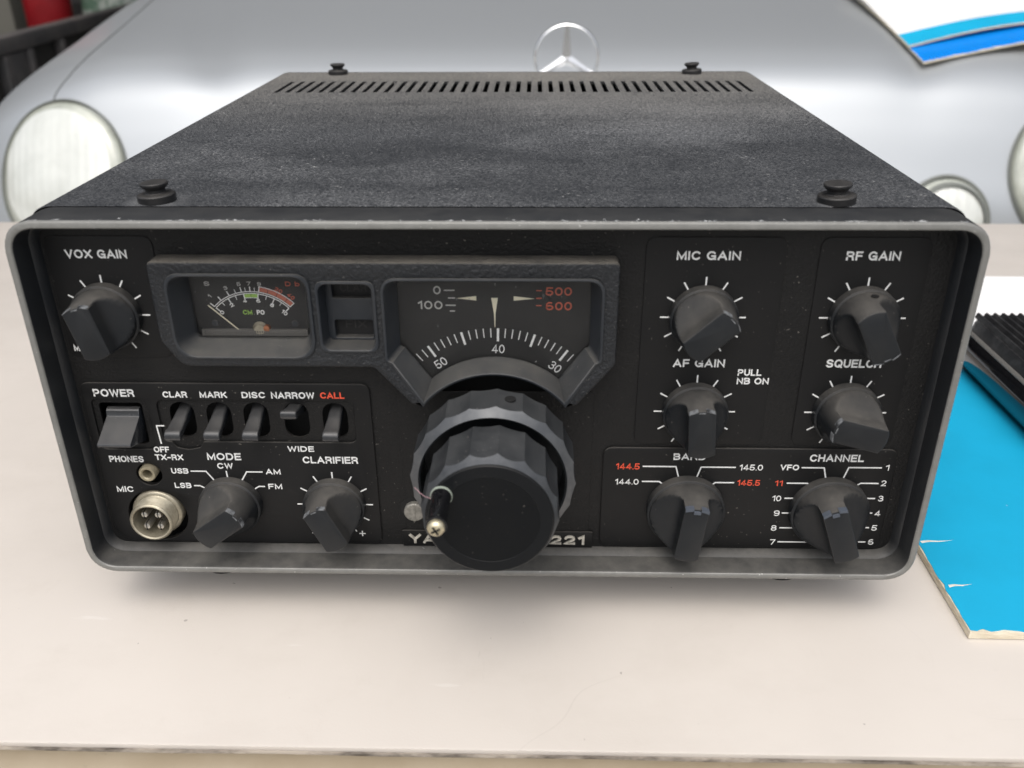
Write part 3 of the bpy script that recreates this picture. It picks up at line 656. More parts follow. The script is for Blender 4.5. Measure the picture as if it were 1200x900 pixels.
# phone jack and microphone socket
b = MB(); jx, jz = -117.6, 34.9; b.lathe([(2.95, 15), (2.95, 9.6), (2.65, 9.1), (2.0, 9.1), (1.6, 9.5), (1.5, 15)], (jx, 0, jz), n=32, cap0=False); b.build('phone_jack', M['jack'], RAD, origin=(jx, 11, jz))
b = MB(); b.lathe([(2.2, 13.5), (2.2, 13.8)], (jx, 0, jz), n=24); b.build('jack_bottom', M['pocket'], RAD)
sx, sz = -117.4, 18.6
b = MB(); th = [(8.6, 14), (8.6, 10.6), (8.3, 10.2), (7.4, 10.0)]
y = 9.8
while y > 5.2: th += [(7.35, y), (7.0, y - .25), (7.35, y - .5)]; y -= .55
th += [(7.2, 4.4), (6.6, 4.1), (6.2, 4.4), (6.1, 13.0)]
b.lathe(th, (sx, 0, sz), n=48, cap0=False, cap1=False); MS = b.build('microphone_socket', M['nickel'], RAD, origin=(sx, 11, sz), smooth=50)
b = MB(); b.lathe([(6.2, 12.9), (6.2, 13.4)], (sx, 0, sz), n=32); b.build('insulator', M['insul'], MS)
for px, pz in ((-2.4, 2.3), (2.3, 2.2), (-2.3, -2.4), (2.4, -2.4)):
    b = MB(); b.lathe([(1.3, 13), (1.3, 6.3), (1.05, 5.6), (.4, 5.3)], (sx + px, 0, sz + pz), n=18)
    b.build('pin', M['pin'], MS, origin=(sx + px, 12, sz + pz))
    b = MB(); b.box(sx + px - .12, sx + px + .12, 5.2, 8.0, sz + pz - 1.32, sz + pz + 1.32); b.build('pin_slit', M['pocket'], MS, smooth=0)

# ---------------------------------------------------------------- escutcheon with three windows
Z0 = 47.5
def arcpts(r, x, n=24):
    a1 = math.asin(x / r); return [(r * math.sin(a1 - 2 * a1 * i / n), Z0 + r * math.cos(a1 - 2 * a1 * i / n)) for i in range(n + 1)]
def dialring(g, y, back=0):
    """dial window outline; g grows the opening, back 0..1 goes from the rim to the rear"""
    xo = 32.2 - 2.6 * back + g; zt = 106.0 - 1.6 * back + g; zc = 79.8 + .9 * back - g * .4; xc = 21.9 - 1.7 * back + g * .5; rr = 28.9 + 1.2 * back - g
    top = rpoly([(xo, zc), (xo, zt), (-xo, zt), (-xo, zc)], [1.5, 4 - 2 * back + g * .5, 4 - 2 * back + g * .5, 1.5], 6)
    ar = arcpts(rr, min(xc, rr * .96))[::-1]      # left -> right
    return at(top + ar, y)
EY = 4.0
_ap = arcpts(28.0, 21.6)[::-1]
_ep = [(-101.6, 111.6), (-101.6, 86.5), (-96, 77.8), (-36.8, 77.8), (-25.6, 64.8), (-22.0, 65.4)] + _ap[1:-1] + [(22.0, 65.4), (25.6, 64.8), (37.2, 79.0), (37.2, 111.6)]
_er = [1.6, 4, 5, 2.5, 1.6, 0] + [0] * (len(_ap) - 2) + [0, 1.6, 3, 1.6]
esc = []
for q in rpoly(_ep, _er, 6):
    if not esc or (Vector(q) - Vector(esc[-1])).length > .01: esc.append(q)
pl2 = lambda ring: [(x, z) for x, y, z in ring]
metr = lambda g, y, k=0: at(rpoly([(-96.4 + 3.2 * k - g, 81.5 + 2.6 * k - g), (-54.8 - 3.0 * k + g, 81.5 + 2.6 * k - g), (-54.8 - 3.0 * k + g, 107.2 - 2.2 * k + g), (-96.4 + 3.2 * k - g, 107.2 - 2.2 * k + g)], [6 - 4 * k, 6 - 4 * k, 4.5 - 3 * k, 4.5 - 3 * k], 8), y)
smlr = lambda g, y, k=0: at(rpoly([(-51.6 + .6 * k - g, 83.9 + .6 * k - g), (-35.6 - .6 * k + g, 83.9 + .6 * k - g), (-35.6 - .6 * k + g, 105.0 - .4 * k + g), (-51.6 + .6 * k - g, 105.0 - .4 * k + g)], 2.6 - k, 6), y)
ES = slab('escutcheon', [esc, pl2(dialring(.6, 0)), pl2(metr(.5, 0)), pl2(smlr(.4, 0))], EY, 11.45, M['escutcheon'], RAD, .55)
def reveal(name, fn, depth, parent=ES, rim=.95):
    b = MB(); b.loft([fn(rim, EY - .05), fn(rim * .9, EY - .5), fn(.35, EY - .65), fn(.05, EY - .45), fn(0, EY - .1)] + [fn(0, EY + (depth - EY) * q / 5 - (0 if q else 0), q / 5) for q in range(1, 6)], False, False)
    return b.build(name, M['funnel'], parent, smooth=38)
reveal('dial_window', dialring, 13.2); reveal('meter_window', metr, 13.0); reveal('indicator_window', smlr, 10.5)
# ---- dial
b = MB(); b.loft([dialring(.3, 14.6, 1), dialring(.3, 14.2, 1)], True, True); DI = b.build('dial', M['dialface'], RAD, smooth=0)
DY = 14.15
b = MB(); arc2d(b, (0, Z0), 29, -1.0, 1.0, 10.4, DY, 50, .12); b.build('dial_disc', M['dialface'], DI)
b = MB()
for i in range(-14, 13):
    dg = 1.55 + i * 3.05 if 0 else (i * 3.42 + 1.6)
    if abs(dg) > 46: continue
    a = R_(dg); major = i % 5 == 0
    r1, r0 = 39.3, (34.9 if major else 36.2)
    bar2d(b, (r0 * math.sin(a), Z0 + r0 * math.cos(a)), (r1 * math.sin(a), Z0 + r1 * math.cos(a)), .72 if major else .3, DY - .13)
b.build('scale_marks', M['white'], DI, smooth=0)
for tx, dg in (('50', -32.4), ('40', 1.9), ('30', 36.2)):
    a = R_(dg); rr = 32.3; b = MB(); add_text(b, tx, rr * math.sin(a), Z0 + rr * math.cos(a) - 1.45, 4.0, 2.9, DY - .13, -a, .12); b.build('numeral', M['white'], DI, smooth=0)
for tx, cx, z, wd, m in (('0', -17.5, 98.0, 2.3, 'dimwhite'), ('100', -19.8, 93.1, 7.6, 'dimwhite'), ('500', 19.8, 97.7, 8.0, 'dimred'), ('600', 19.9, 92.9, 8.0, 'dimred')):
    b = MB(); add_text(b, tx, cx, z, wd, 2.7, DY, 0, .165); b.build('numeral', M[m], DI, smooth=0)
b = MB()
for z, x0, x1 in ((99.3, -15.4, -12.1), (94.4, -15.0, -11.9), (96.8, -14.2, -12.0), (92.5, -13.8, -12.2)): bar2d(b, (x0, z), (x1, z), .38, DY)
b.build('scale_marks', M['dimwhite'], DI, smooth=0)
b = MB()
for z in (99.3, 96.8, 94.4): bar2d(b, (12.9, z), (14.6, z), .3, DY)
b.build('scale_marks', M['dimred'], DI, smooth=0)
def wedge(pts):
    b = MB(); b.loft([at(pts, DY - .2), at(pts, DY - .02)]); b.build('index_pointer', M['cream'], DI, smooth=0)
wedge([(-11.4, 96.75), (-5.5, 97.5), (-5.5, 96.05)]); wedge([(12.3, 96.7), (6.0, 97.5), (6.0, 96.05)]); wedge([(-.9, 96.9), (1.15, 96.9), (.35, 91.6), (.22, 87.2), (.02, 87.2), (-.1, 91.6)])
b = MB(); b.loft([dialring(.2, 12.6, .95), dialring(.2, 12.9, .95)], True, True); b.build('window_pane', M['pane'], DI, smooth=0)
# ---- meter
b = MB(); b.loft([metr(.4, 14.4, 1), metr(.4, 14.0, 1)], True, True); ME = b.build('meter', M['meterface'], RAD, smooth=0)
MY = 13.9; mc = (-75.15, 82.3)
b = MB(); A0, A1 = R_(-46), R_(46)
arc2d(b, mc, 16.35, A0, A1, .22, MY); arc2d(b, mc, 15.75, A0, A1, .22, MY)
for dg, l in ((-46, 1.6), (-35, 1.5), (-24, 1.6), (-16, 1.3), (-9.5, 1.6), (-5, 1.3), (0, 1.6), (4.6, 1.3), (9.2, 1.9)):
    a = R_(dg); bar2d(b, (mc[0] + 16.5 * math.sin(a), mc[1] + 16.5 * math.cos(a)), (mc[0] + (16.5 + l) * math.sin(a), mc[1] + (16.5 + l) * math.cos(a)), .28 if l > 1.4 else .16, MY)
for dg, l in ((-46, 1.6), (-36, 1.2), (-27, 1.6), (-18, 1.3), (-8, 1.7), (8.5, 1.7), (18, 1.3), (27, 1.6), (36, 1.2), (46, 1.6)):
    a = R_(dg); bar2d(b, (mc[0] + 15.8 * math.sin(a), mc[1] + 15.8 * math.cos(a)), (mc[0] + (15.8 - l) * math.sin(a), mc[1] + (15.8 - l) * math.cos(a)), .28 if l > 1.4 else .16, MY)
arc2d(b, mc, 18.15, R_(9.2), A1, .2, MY); bar2d(b, (mc[0] + 16.5 * math.sin(A1), mc[1] + 16.5 * math.cos(A1)), (mc[0] + 18.3 * math.sin(A1), mc[1] + 18.3 * math.cos(A1)), .25, MY)
arc2d(b, mc, 14.35, R_(-8), R_(8.5), .18, MY)
b.build('scale_marks', M['white'], ME, smooth=0)
b = MB()
for a0, a1 in ((9.9, 18), (18.6, 27.5), (28.1, 38.2), (38.8, 45.3)): arc2d(b, mc, 16.75, R_(a0), R_(a1), 1.3, MY, 12)
b.build('red_band', M['arcred'], ME, smooth=0)
b = MB()
for a0, a1 in ((-7.4, -.1), (.5, 7.8)): arc2d(b, mc, 14.6, R_(a0), R_(a1), 1.05, MY, 10)
b.build('green_band', M['green'], ME, smooth=0)
def mt(t, cx, cz, wd, ht, m, rot=0, bold=.19):
    b = MB(); add_text(b, t, cx, cz - ht / 2, wd, ht, MY, R_(rot), bold); b.build('numeral', M[m], ME, smooth=0)
mt('S', -88.3, 101.3, 1.7, 1.4, 'dimwhite'); mt('1', -88.0, 97.2, .6, 1.3, 'dimwhite', 46); mt('3', -82.7, 99.9, 1.2, 1.2, 'dimwhite', 24); mt('5', -78.4, 101.2, 1.2, 1.2, 'dimwhite', 9); mt('7', -75.3, 101.4, 1.2, 1.2, 'dimwhite'); mt('9', -72.1, 101.2, 1.2, 1.2, 'dimwhite', -9)
mt('20', -66.3, 99.2, 2.4, 1.25, 'dimred', -30); mt('40', -62.7, 97.2, 2.4, 1.25, 'dimred', -42); mt('D b', -61.8, 101.3, 4.4, 1.5, 'dimred')
mt('0', -84.9, 91.8, 1.2, 1.2, 'white', 46); mt('2', -81.5, 94.3, 1.2, 1.2, 'white', 27); mt('4', -77.2, 95.7, 1.2, 1.2, 'white', 8); mt('6', -73.0, 95.7, 1.2, 1.2, 'white', -8); mt('8', -68.9, 94.3, 1.2, 1.2, 'white', -27); mt('10', -65.3, 91.8, 1.9, 1.2, 'white', -46)
mt('CM', -76.9, 91.9, 2.9, 1.5, 'green'); mt('.', -74.7, 91.4, .4, .4, 'white'); mt('PO', -72.8, 91.9, 2.4, 1.5, 'white')
b = MB(); bar2d(b, (-88.7, 94.5), (-79.9, 86.0), .32, 13.2, .12); b.build('needle', M['cream'], ME, smooth=0)
b = MB(); b.box(-91.9, -58.6, 13.0, 14, 84.3, 86.4)
for i in range(44): b.box(-91.2 + i * .73, -91.2 + i * .73 + .45, 12.6, 13.05, 84.5, 85.1); b.box(-91.2 + i * .73, -91.2 + i * .73 + .45, 12.6, 13.05, 85.5, 86.1)
b.build('ribbed_bar', M['greytrim'], ME, smooth=0)
b = MB(); b.lathe([(.1, 12.6), (1.6, 12.8), (2.4, 13.9)], (-73.6, 0, 86.4), n=20); b.build('pivot', M['nickel'], ME)
b = MB(); b.lathe([(.1, 12.6), (1.0, 12.8), (1.2, 13.9)], (-71.4, 0, 86.7), n=16); b.build('hairspring', M['copper'], ME)
for x in (-87.6, -62.4): b = MB(); b.lathe([(.1, 13.5), (1.0, 13.6), (1.1, 13.98)], (x, 0, 88.2), n=18); b.build('screw', M['funnel'], ME)
b = MB(); b.loft([metr(.2, 12.0, .9), metr(.2, 12.25, .9)], True, True); b.build('window_pane', M['pane'], ME, smooth=0)
# ---- small indicator windows
b = MB(); b.loft([smlr(.3, 13.4, 1), smlr(.3, 13.0, 1)], True, True); IN = b.build('indicator', M['meterface'], RAD, smooth=0)
slab('divider', [pl2(smlr(.2, 0, 1)), rrect(-49.0, -37.2, 98.2, 104.0, .6, 3), rrect(-49.0, -37.2, 85.2, 91.0, .6, 3)], 10.0, 13.0, M['funnel'], IN, .3)
for t, z, wd in (('CLAR', 99.2, 8.2), ('FIX', 87.2, 6.6)):
    b = MB(); add_text(b, t, -43.0, z, wd, 2.6, 12.98, 0, .15); b.build('caption', M['dim'], IN, smooth=0, label='unlit dark lettering')

# ---------------------------------------------------------------- tuning knob
def scallop(R, n, dep, rin, y, per=8, ph=0.):
    ring = []
    for i in range(n * per):
        f = (i % per) / per; a = 2 * math.pi * i / (n * per) + ph
        r = min(R - dep * (1 - (2 * f - 1) ** 2), rin); ring.append((r * math.sin(a), y, Z0 + r * math.cos(a)))
    return ring
def scal(R, n, dep, per=12, ph=0.):
    """outline of a scalloped knob as (angle, radius)"""
    o = []
    for i in range(n * per):
        f = (i % per) / per; o.append((2 * math.pi * i / (n * per) + ph, R - dep * (1 - (2 * f - 1) ** 2)))
    return o
def knob_stage(R, n, dep, y_back, y_edge, slope, r_in, y_in, r_bore, y_floor, ph, part, parent, closed_face):
    o = scal(R, n, dep, 12, ph); pt = lambda a, r, y: (r * math.sin(a), y, Z0 + r * math.cos(a)); b = MB()
    ye = lambda r: y_edge - (R - r) * slope
    b.loft([[pt(a, r - .7, y_back) for a, r in o], [pt(a, r, y_back - .6) for a, r in o], [pt(a, r, ye(r) + .15) for a, r in o], [pt(a, r - .08, ye(r)) for a, r in o]], True, False, 0)
    b.loft([[pt(a, r - .08, ye(r)) for a, r in o], [pt(a, r_in, y_in) for a, r in o]], False, False, 1)
    if closed_face: b.loft([[pt(a, r_in, y_in) for a, r in o], [pt(a, r_in - .3, y_in + .1) for a, r in o]], False, True, 0)
    else: b.loft([[pt(a, r_in, y_in) for a, r in o], [pt(a, r_bore, y_in + .5) for a, r in o], [pt(a, r_bore, y_floor) for a, r in o]], False, True, 0)
    return b.build(part, [M['tuning'], M['chamfer']], parent, origin=(0, 2, Z0), smooth=24)
TK = knob_stage(25.5, 20, .62, .4, -11.6, .75, 22.7, -13.7, 22.1, -.5, .05, 'tuning_knob', RAD, False)
TK['label'] = 'large two-stage tuning knob with scalloped edges and a crank pin'
knob_stage(20.2, 16, .72, -12.6, -29.2, 1.9, 18.5, -32.6, 0, 0, .12, 'inner_knob', TK, True)
b = MB(); b.lathe([(18.4, -32.3), (18.35, -32.8), (18.0, -33.1)], (0, 0, Z0), n=72, cap0=False, cap1=False, mi=0); b.lathe([(18.0, -33.1), (14.6, -33.15)], (0, 0, Z0), n=72, cap0=False, cap1=False, mi=1); b.lathe([(14.6, -33.15), (14.45, -33.05), (14.3, -33.05)], (0, 0, Z0), n=72, cap0=False, mi=0); b.lathe([(8, 1), (8, -13)], (0, 0, Z0), n=24); b.build('knob_face', [M['tuning_face'], M['tuning_band']], TK, smooth=30)
b = MB(); cx, cz = -13.4, 55.9
b.lathe([(3.15, -33.0), (3.15, -33.8), (2.9, -33.9)], (cx, 0, cz), n=28, cap0=False); b.build('crank_collar', M['ring'], TK)
b = MB(); b.lathe([(2.95, -33.6), (2.95, -34.1), (2.75, -34.5), (2.75, -46.4), (2.95, -46.7), (2.95, -47.7), (2.5, -47.9)], (cx, 0, cz), n=28); b.build('crank_pin', M['gloss'], TK)
b = MB(); b.lathe([(2.35, -47.6), (2.45, -48.4), (2.1, -49.3), (1.3, -49.85), (.2, -50.0)], (cx, 0, cz), n=28); b.build('crank_screw', M['brass'], TK)
b = MB()
for a in (.5, .5 + math.pi / 2):
    c, s_ = math.cos(a) * 1.35, math.sin(a) * 1.35; n_ = (-math.sin(a) * .26, math.cos(a) * .26)
    b.add([(cx + u * c + w_ * n_[0], y, cz + u * s_ + w_ * n_[1]) for u, w_ in ((1, 1), (-1, 1), (1, -1), (-1, -1)) for y in (-50.1, -49.2)], [(0, 2, 6, 4), (1, 5, 7, 3), (0, 1, 3, 2), (4, 6, 7, 5), (0, 4, 5, 1), (2, 3, 7, 6)])
b.build('screw_slot', M['pocket'], TK, smooth=0)
b = MB(); b.tube([(-16.4, -34.2, 55.6), (-18.0, -33.0, 55.4), (-19.6, -31.4, 55.5), (-21.4, -29.6, 56.3)], .07, 6); b.build('thread', M['thread'], TK)
hx, hz = 5.3, Z0 + 24.75
b = MB(); b.lathe([(1.7, -.4), (1.7, .2), (1.4, .24)], (hx, -5.6, hz - .05), 'z', 22, cap0=False); b.build('set_screw_hole_disc', M['pocket'], TK)  # black disc on the scalloped side, painted in for the hole's shade
b = MB(); b.lathe([(4.5, 11.45), (4.5, 11.15), (3.2, 11.15)], (-28.6, 0, 20.8), n=28, cap0=False); b.build('bolt_dark_washer', M['pocket'], FP)  # black washer added in place of the shaded hole round the bolt
b = MB(); b.lathe([(3.6, 11.45), (3.6, 9.6), (3.2, 9.2), (.3, 9.1)], (-28.2, 0, 20.2), n=24); b.box(-28.6, -27.8, 8.9, 9.3, 17, 23.4); b.build('bolt', M['bolt'], RAD, origin=(-28.2, 11, 20.2))
# name plate
b = MB(); b.loft([at(rrect(-33.0, 33.0, 5.4, 11.9, .3, 2), y) for y in (11.3, 10.6)]); NP = b.build('name_plate', M['plate'], RAD, origin=(0, 11, 8.6), bevel=.15)
for t, cx, wd in (('YAESU', -19.4, 22.5), ('FT-221', 17.6, 25.2)):
    b = MB(); add_text(b, t, cx, 6.9, wd, 3.7, 10.6, 0, .23, .5); b.build('lettering', M['name'], NP, smooth=0)

# ---------------------------------------------------------------- booklet, white sheet and black ribbed box on the table
def booklet(name, corners, th, covermat, label, cat='booklet', bend=0., stripe=None, group=None, nx=14, ny=18, zf=None, rag=.0012):
    """corners: near-left, near-right, far-right, far-left (metres)"""
    nl, nr, fr_, fl = [Vector(c) for c in corners]
    root = empty(name, tuple((nl + nr + fr_ + fl) / 4), label, cat, group); PLOC[root.name] = tuple((nl + nr + fr_ + fl) / 4)
    def P(s, t, h):
        p = (nl * (1 - s) + nr * s) * (1 - t) + (fl * (1 - s) + fr_ * s) * t
        if zf: p.z = p.z + zf(s, t)
        return (p.x, p.y, p.z + h)
    b = MB('m')
    v = [P(i / nx, j / ny, 0) for j in range(ny + 1) for i in range(nx + 1)] + [P(i / nx, j / ny, th * .86) for j in range(ny + 1) for i in range(nx + 1)]
    K = (nx + 1) * (ny + 1); f = []
    for j in range(ny):
        for i in range(nx):
            a = j * (nx + 1) + i; f += [(a, a + nx + 1, a + nx + 2, a + 1), (K + a, K + a + 1, K + a + nx + 2, K + a + nx + 1)]
    for i in range(nx): f.append((i, i + 1, K + i + 1, K + i)); q = ny * (nx + 1); f.append((q + i, K + q + i, K + q + i + 1, q + i + 1))
    for j in range(ny): a = j * (nx + 1); f.append((a, K + a, K + a + nx + 1, a + nx + 1)); a += nx; f.append((a, a + nx + 1, K + a + nx + 1, K + a))
    b.add(v, f); b.build('pages', M['pages'], root, smooth=0)
    # cover: ragged near and left edges show the pages beneath
    def cover(nm, t0, t1, mat, h, ragged):
        b = MB('m'); NX, NY = 90, 60; rnd = random.Random(hash(nm + label) % 1000 if 0 else len(label) + int(t0 * 10)); v = []
        rx = [max(0, rnd.gauss(.6, .6)) for _ in range(NX + 1)]; ry = [max(0, rnd.gauss(.5, .5)) for _ in range(NY + 1)]
        wdt = (nr - nl).length; ln = (fl - nl).length
        for lay in (0, 1):
            for j in range(NY + 1):
                for i in range(NX + 1):
                    s, t = i / NX, t0 + (t1 - t0) * j / NY
                    if j == 0 and ragged: t += rx[i] * rag / ln
                    if i == 0 and ragged: s += ry[j] * rag * .6 / wdt
                    v.append(P(s, t, h + (.00025 if lay else 0)))
        K = (NX + 1) * (NY + 1); f = []
        for j in range(NY):
            for i in range(NX):
                a = j * (NX + 1) + i; f += [(a, a + NX + 1, a + NX + 2, a + 1), (K + a, K + a + 1, K + a + NX + 2, K + a + NX + 1)]
        for i in range(NX): f.append((i, i + 1, K + i + 1, K + i)); q = NY * (NX + 1); f.append((q + i, K + q + i, K + q + i + 1, q + i + 1))
        for j in range(NY): a = j * (NX + 1); f.append((a, K + a, K + a + NX + 1, a + NX + 1)); a += NX; f.append((a, a + NX + 1, K + a + NX + 1, K + a))
        b.add(v, f); b.build(nm, mat, root, smooth=60)
    if stripe:
        cover('cover', stripe, 1., covermat[0], th * .87, False); cover('stripe', 0., stripe, covermat[1], th * .87, True)
    else: cover('cover', 0., 1., covermat, th * .87, True)
    return root, P
bk, P = booklet('booklet', [(.1602, -.0070, .0004), (.372, -.0085, .0004), (.372, .203, .0004), (.1635, .2035, .0004)], .0034, M['cyan'], 'cyan booklet with frayed pale edges lying flat on the table right of the radio', rag=.001)
for (sx_, ty_, ln) in ((.0, .235, .013), (.0, .11, .009)):       # white creases running in from the left edge
    b = MB('m'); x0, y0 = .1625, -.0070 + ty_ * .21; z = .0004 + .0034 * .87 + .0003
    pts = [(0, .0), (.25, .0007), (.55, .0006), (1, .0016)]; tp = [(x0 + a * ln, y0 + c + .0009 * (1 - a), z) for a, c in pts]; bt = [(x0 + a * ln, y0 + c - .0005 * (1 - a), z) for a, c in pts]
    b.add(tp + bt, [(i, i + 1, 5 + i, 4 + i) for i in range(3)]); b.build('crease', M['worn'], bk, smooth=0)
sh = MB('m'); n_ = 10
sh.loft([[(.21 + .33 * i / n_, y, z) for y, z in ((.2065, .0003), (.351, .0003), (.351, .0013), (.2065, .0013))] for i in range(n_ + 1)])
sh.build('paper_sheet', M['sheet'], label='plain white paper lying on the table behind the black ribbed box', cat='paper', smooth=0)

bz0 = .0004 + .0034 + .0006
BX = empty('ribbed_box', (.292, .15, bz0), 'glossy black box with a ribbed top and pale trim line, half on the cyan booklet', 'box'); PLOC['ribbed_box'] = (.292, .15, bz0)
def boxring(x0, z0, off, r, y): return None
b = MB('m'); sec = [(.2462, 0), (.2430, .0012), (.2404, .0042), (.2391, .0080), (.2388, .0112), (.2394, .0145), (.2408, .0172), (.2426, .0192)]
ysn = [.096, .0975, .101, .108] + [.108 + (.199 - .108) * i / 8 for i in range(1, 9)] + [.2035, .207, .2085]
def inset(y): 
    a = min(y - .096, .2085 - y); r = .012
    return 0 if a > r else r - math.sqrt(max(r * r - (r - a) ** 2, 0))
xr_ = .345
def full(sec, y): 
    i = inset(y); L = [(x + i * .8, y, bz0 + z) for x, z in sec]; return L + [(2 * (xr_ - .049) - x + 0 - i * .8 + .0, y, bz0 + z) for x, z in sec[::-1]]
b.loft([full(sec, y) for y in ysn]); b.build('shell', M['gloss'], BX, smooth=60)
b = MB('m'); sec2 = [(.2428, .0193), (.2425, .0197), (.2430, .0205), (.2442, .0209)]; b.loft([full(sec2, y) for y in ysn]); b.build('trim_band', M['greytrim'], BX, smooth=60)
b = MB('m'); sec3 = [(.2444, .0209), (.2452, .0240), (.2468, .0262)]; b.loft([full(sec3, y) for y in ysn]); 
x = .2475
while x < .340:
    rg = []
    for y in ysn: 
        i = inset(y) * .5; yy = min(max(y, .0995), .206); rg.append([(x, yy, bz0 + .0260), (x + .0012, yy, bz0 + .0285), (x + .0022, yy, bz0 + .0285), (x + .0034, yy, bz0 + .0260)])
    b.loft(rg); x += .0044
b.build('ribbed_lid', M['ribs'], BX, smooth=30)

# ---------------------------------------------------------------- silver car behind the table
XC = .047; ZS = UP / 1000
CAR = empty('parked_car', (XC, 2.2, -.735), 'silver car with round headlights and a star ornament parked nose-on behind the table', 'car'); PLOC['parked_car'] = (XC, 2.2, -.735)
ZT = [(0, -.34), (0, -.22), (.004, -.155), (.013, -.105), (.031, -.062), (.055, -.012), (.083, .028), (.13, .052), (.2, .071), (.35, .099), (.62, .147), (1.0, .188), (1.5, .215), (1.75, .225)]
def ynose(u): return .845 + .02 * (abs(u) / .65) ** 2 + .06 * (max(abs(u) - .60, 0) / .2) ** 2
def hood(u, d):
    """point on the car front: u across from its middle, d index along the profile (float)"""
    i = min(int(d), len(ZT) - 2); f = d - i
    P0, P1, P2, P3 = [ZT[min(max(q, 0), len(ZT) - 1)] for q in (i - 1, i, i + 1, i + 2)]
    cr_ = lambda a, b_, c, e_: .5 * (2 * b_ + (c - a) * f + (2 * a - 5 * b_ + 4 * c - e_) * f * f + (3 * b_ - a - 3 * c + e_) * f ** 3)
    dy, z = cr_(P0[0], P1[0], P2[0], P3[0]), cr_(P0[1], P1[1], P2[1], P3[1])
    au = abs(u); k_ = min(au / .885, 1.)
    z -= .28 * (1 - (1 - k_ ** 4) ** .25)
    y = ynose(u) + dy
    top = min(max((dy - .03) / .12, 0), 1); top = top * top * (3 - 2 * top)
    uc = .40 + .15 * min(max(dy / .6, 0), 1)
    st = min(max((uc + .045 - au) / .09, 0), 1); st = st * st * (3 - 2 * st)
    z += .004 * st * top
    z += .012 * math.exp(-((au - .60) / .12) ** 2) * top * math.exp(-max(dy - .1, 0) / .3)
    z -= .007 * math.exp(-((au - uc - .03) / .03) ** 2) * top
    return (XC + u, y, z + ZS)
NU, ND = 120, 90
us = []
for i in range(NU + 1):
    a = -1 + 2 * i / NU; us.append(.885 * math.copysign(1 - (1 - abs(a)) ** 1.6, a))
b = MB('m'); b.loft([[hood(u, (len(ZT) - 1) * j / ND) for u in us] for j in range(ND + 1)], False, False, closed=False)
# flanks down to the sills
for sg in (-1, 1):
    rows = []
    for j in range(10, ND + 1, 4):
        p = hood(.885 * sg, (len(ZT) - 1) * j / ND); rows.append([p, (p[0] + .004 * sg, p[1], p[2] - .05), (p[0] + .002 * sg, p[1], -.3), (p[0] - .03 * sg, p[1] + .01, -.5)])
    b.loft(rows, False, False, closed=False)
b.build('body', M['paint'], CAR, smooth=60)
def hpt(u, y):
    lo, hi = 1., float(len(ZT) - 1)
    for _ in range(40):
        m_ = (lo + hi) / 2
        if hood(u, m_)[1] < y: lo = m_
        else: hi = m_
    return Vector(hood(u, lo))
def hnorm(u, y, e=.004):
    a, c = hpt(u + e, y) - hpt(u - e, y), hpt(u, y + e) - hpt(u, y - e); return a.cross(c).normalized()
def lamp(u, y, rx, rz, zc, lean, rimw, dark):
    """headlight set flush in the wing: its seal follows the bodywork, the lens bulges gently out of it"""
    n = Vector((.22 * u, -math.cos(lean), math.sin(lean))).normalized()
    ex = Vector((0, 0, 1)).cross(n); ex = -ex.normalized() if ex.x < 0 else ex.normalized(); ez = n.cross(ex); ez = ez if ez.z > 0 else -ez
    c = Vector((XC + u, y, zc + ZS))
    def hgt(p):
        lo, hi = -.12, .12
        for _ in range(30):
            m_ = (lo + hi) / 2; q = p + n * m_
            if q.z > hpt(q.x - XC, min(max(q.y, ynose(q.x - XC) + .001), 1.6)).z: hi = m_
            else: lo = m_
        return (lo + hi) / 2
    q = 64; H_ = []
    for i in range(q):
        a = 2 * math.pi * i / q; H_.append(hgt(c + ex * (rx * math.cos(a)) + ez * (rz * math.sin(a))))
    for _ in range(3): H_ = [(H_[i - 1] + 2 * H_[i] + H_[(i + 1) % q]) / 4 for i in range(q)]
    Hm = sum(H_) / q
    def ring(k, h, fl=0.): return [tuple(c + ex * (rx * k * math.cos(2 * math.pi * i / q)) + ez * (rz * k * math.sin(2 * math.pi * i / q)) + n * (h + H_[i] * (1 - fl) + Hm * fl)) for i in range(q)]
    b = MB('m'); b.loft([ring(1 + rimw, -.03), ring(1 + rimw, .0035), ring(1 + rimw * .6, .0045), ring(1 + rimw * .2, .0035), ring(1.0, .000), ring(.99, -.03)], False, False)
    L = b.build('headlight', M['seal'], CAR, origin=tuple(c), smooth=60)
    b = MB('m'); b.loft([ring(.992, -.02), ring(.99, .003), ring(.97, .0065), ring(.93, .0095), ring(.86, .0128, .1)], False, False, 1); b.loft([ring(.86, .0128, .1), ring(.68, .018, .3), ring(.45, .022, .6), ring(.22, .024, .9), ring(.04, .0245, 1)], False, True); b.build('lens', [M['lens'], M['lensshade']], L, smooth=80)
    if dark:
        b = MB('m'); b.loft([ring(.90, .0105), ring(.89, .0125), ring(.80, .0165), ring(.79, .0155)], False, False); b.build('inner_ring', M['seal'], L, smooth=80)
for sg in (-1, 1):
    lamp(.657 * sg, .903, .098, .094, -.078, R_(31), .032, False)
    lamp(.476 * sg, .886, .054, .058, -.146, R_(26), .09, True)
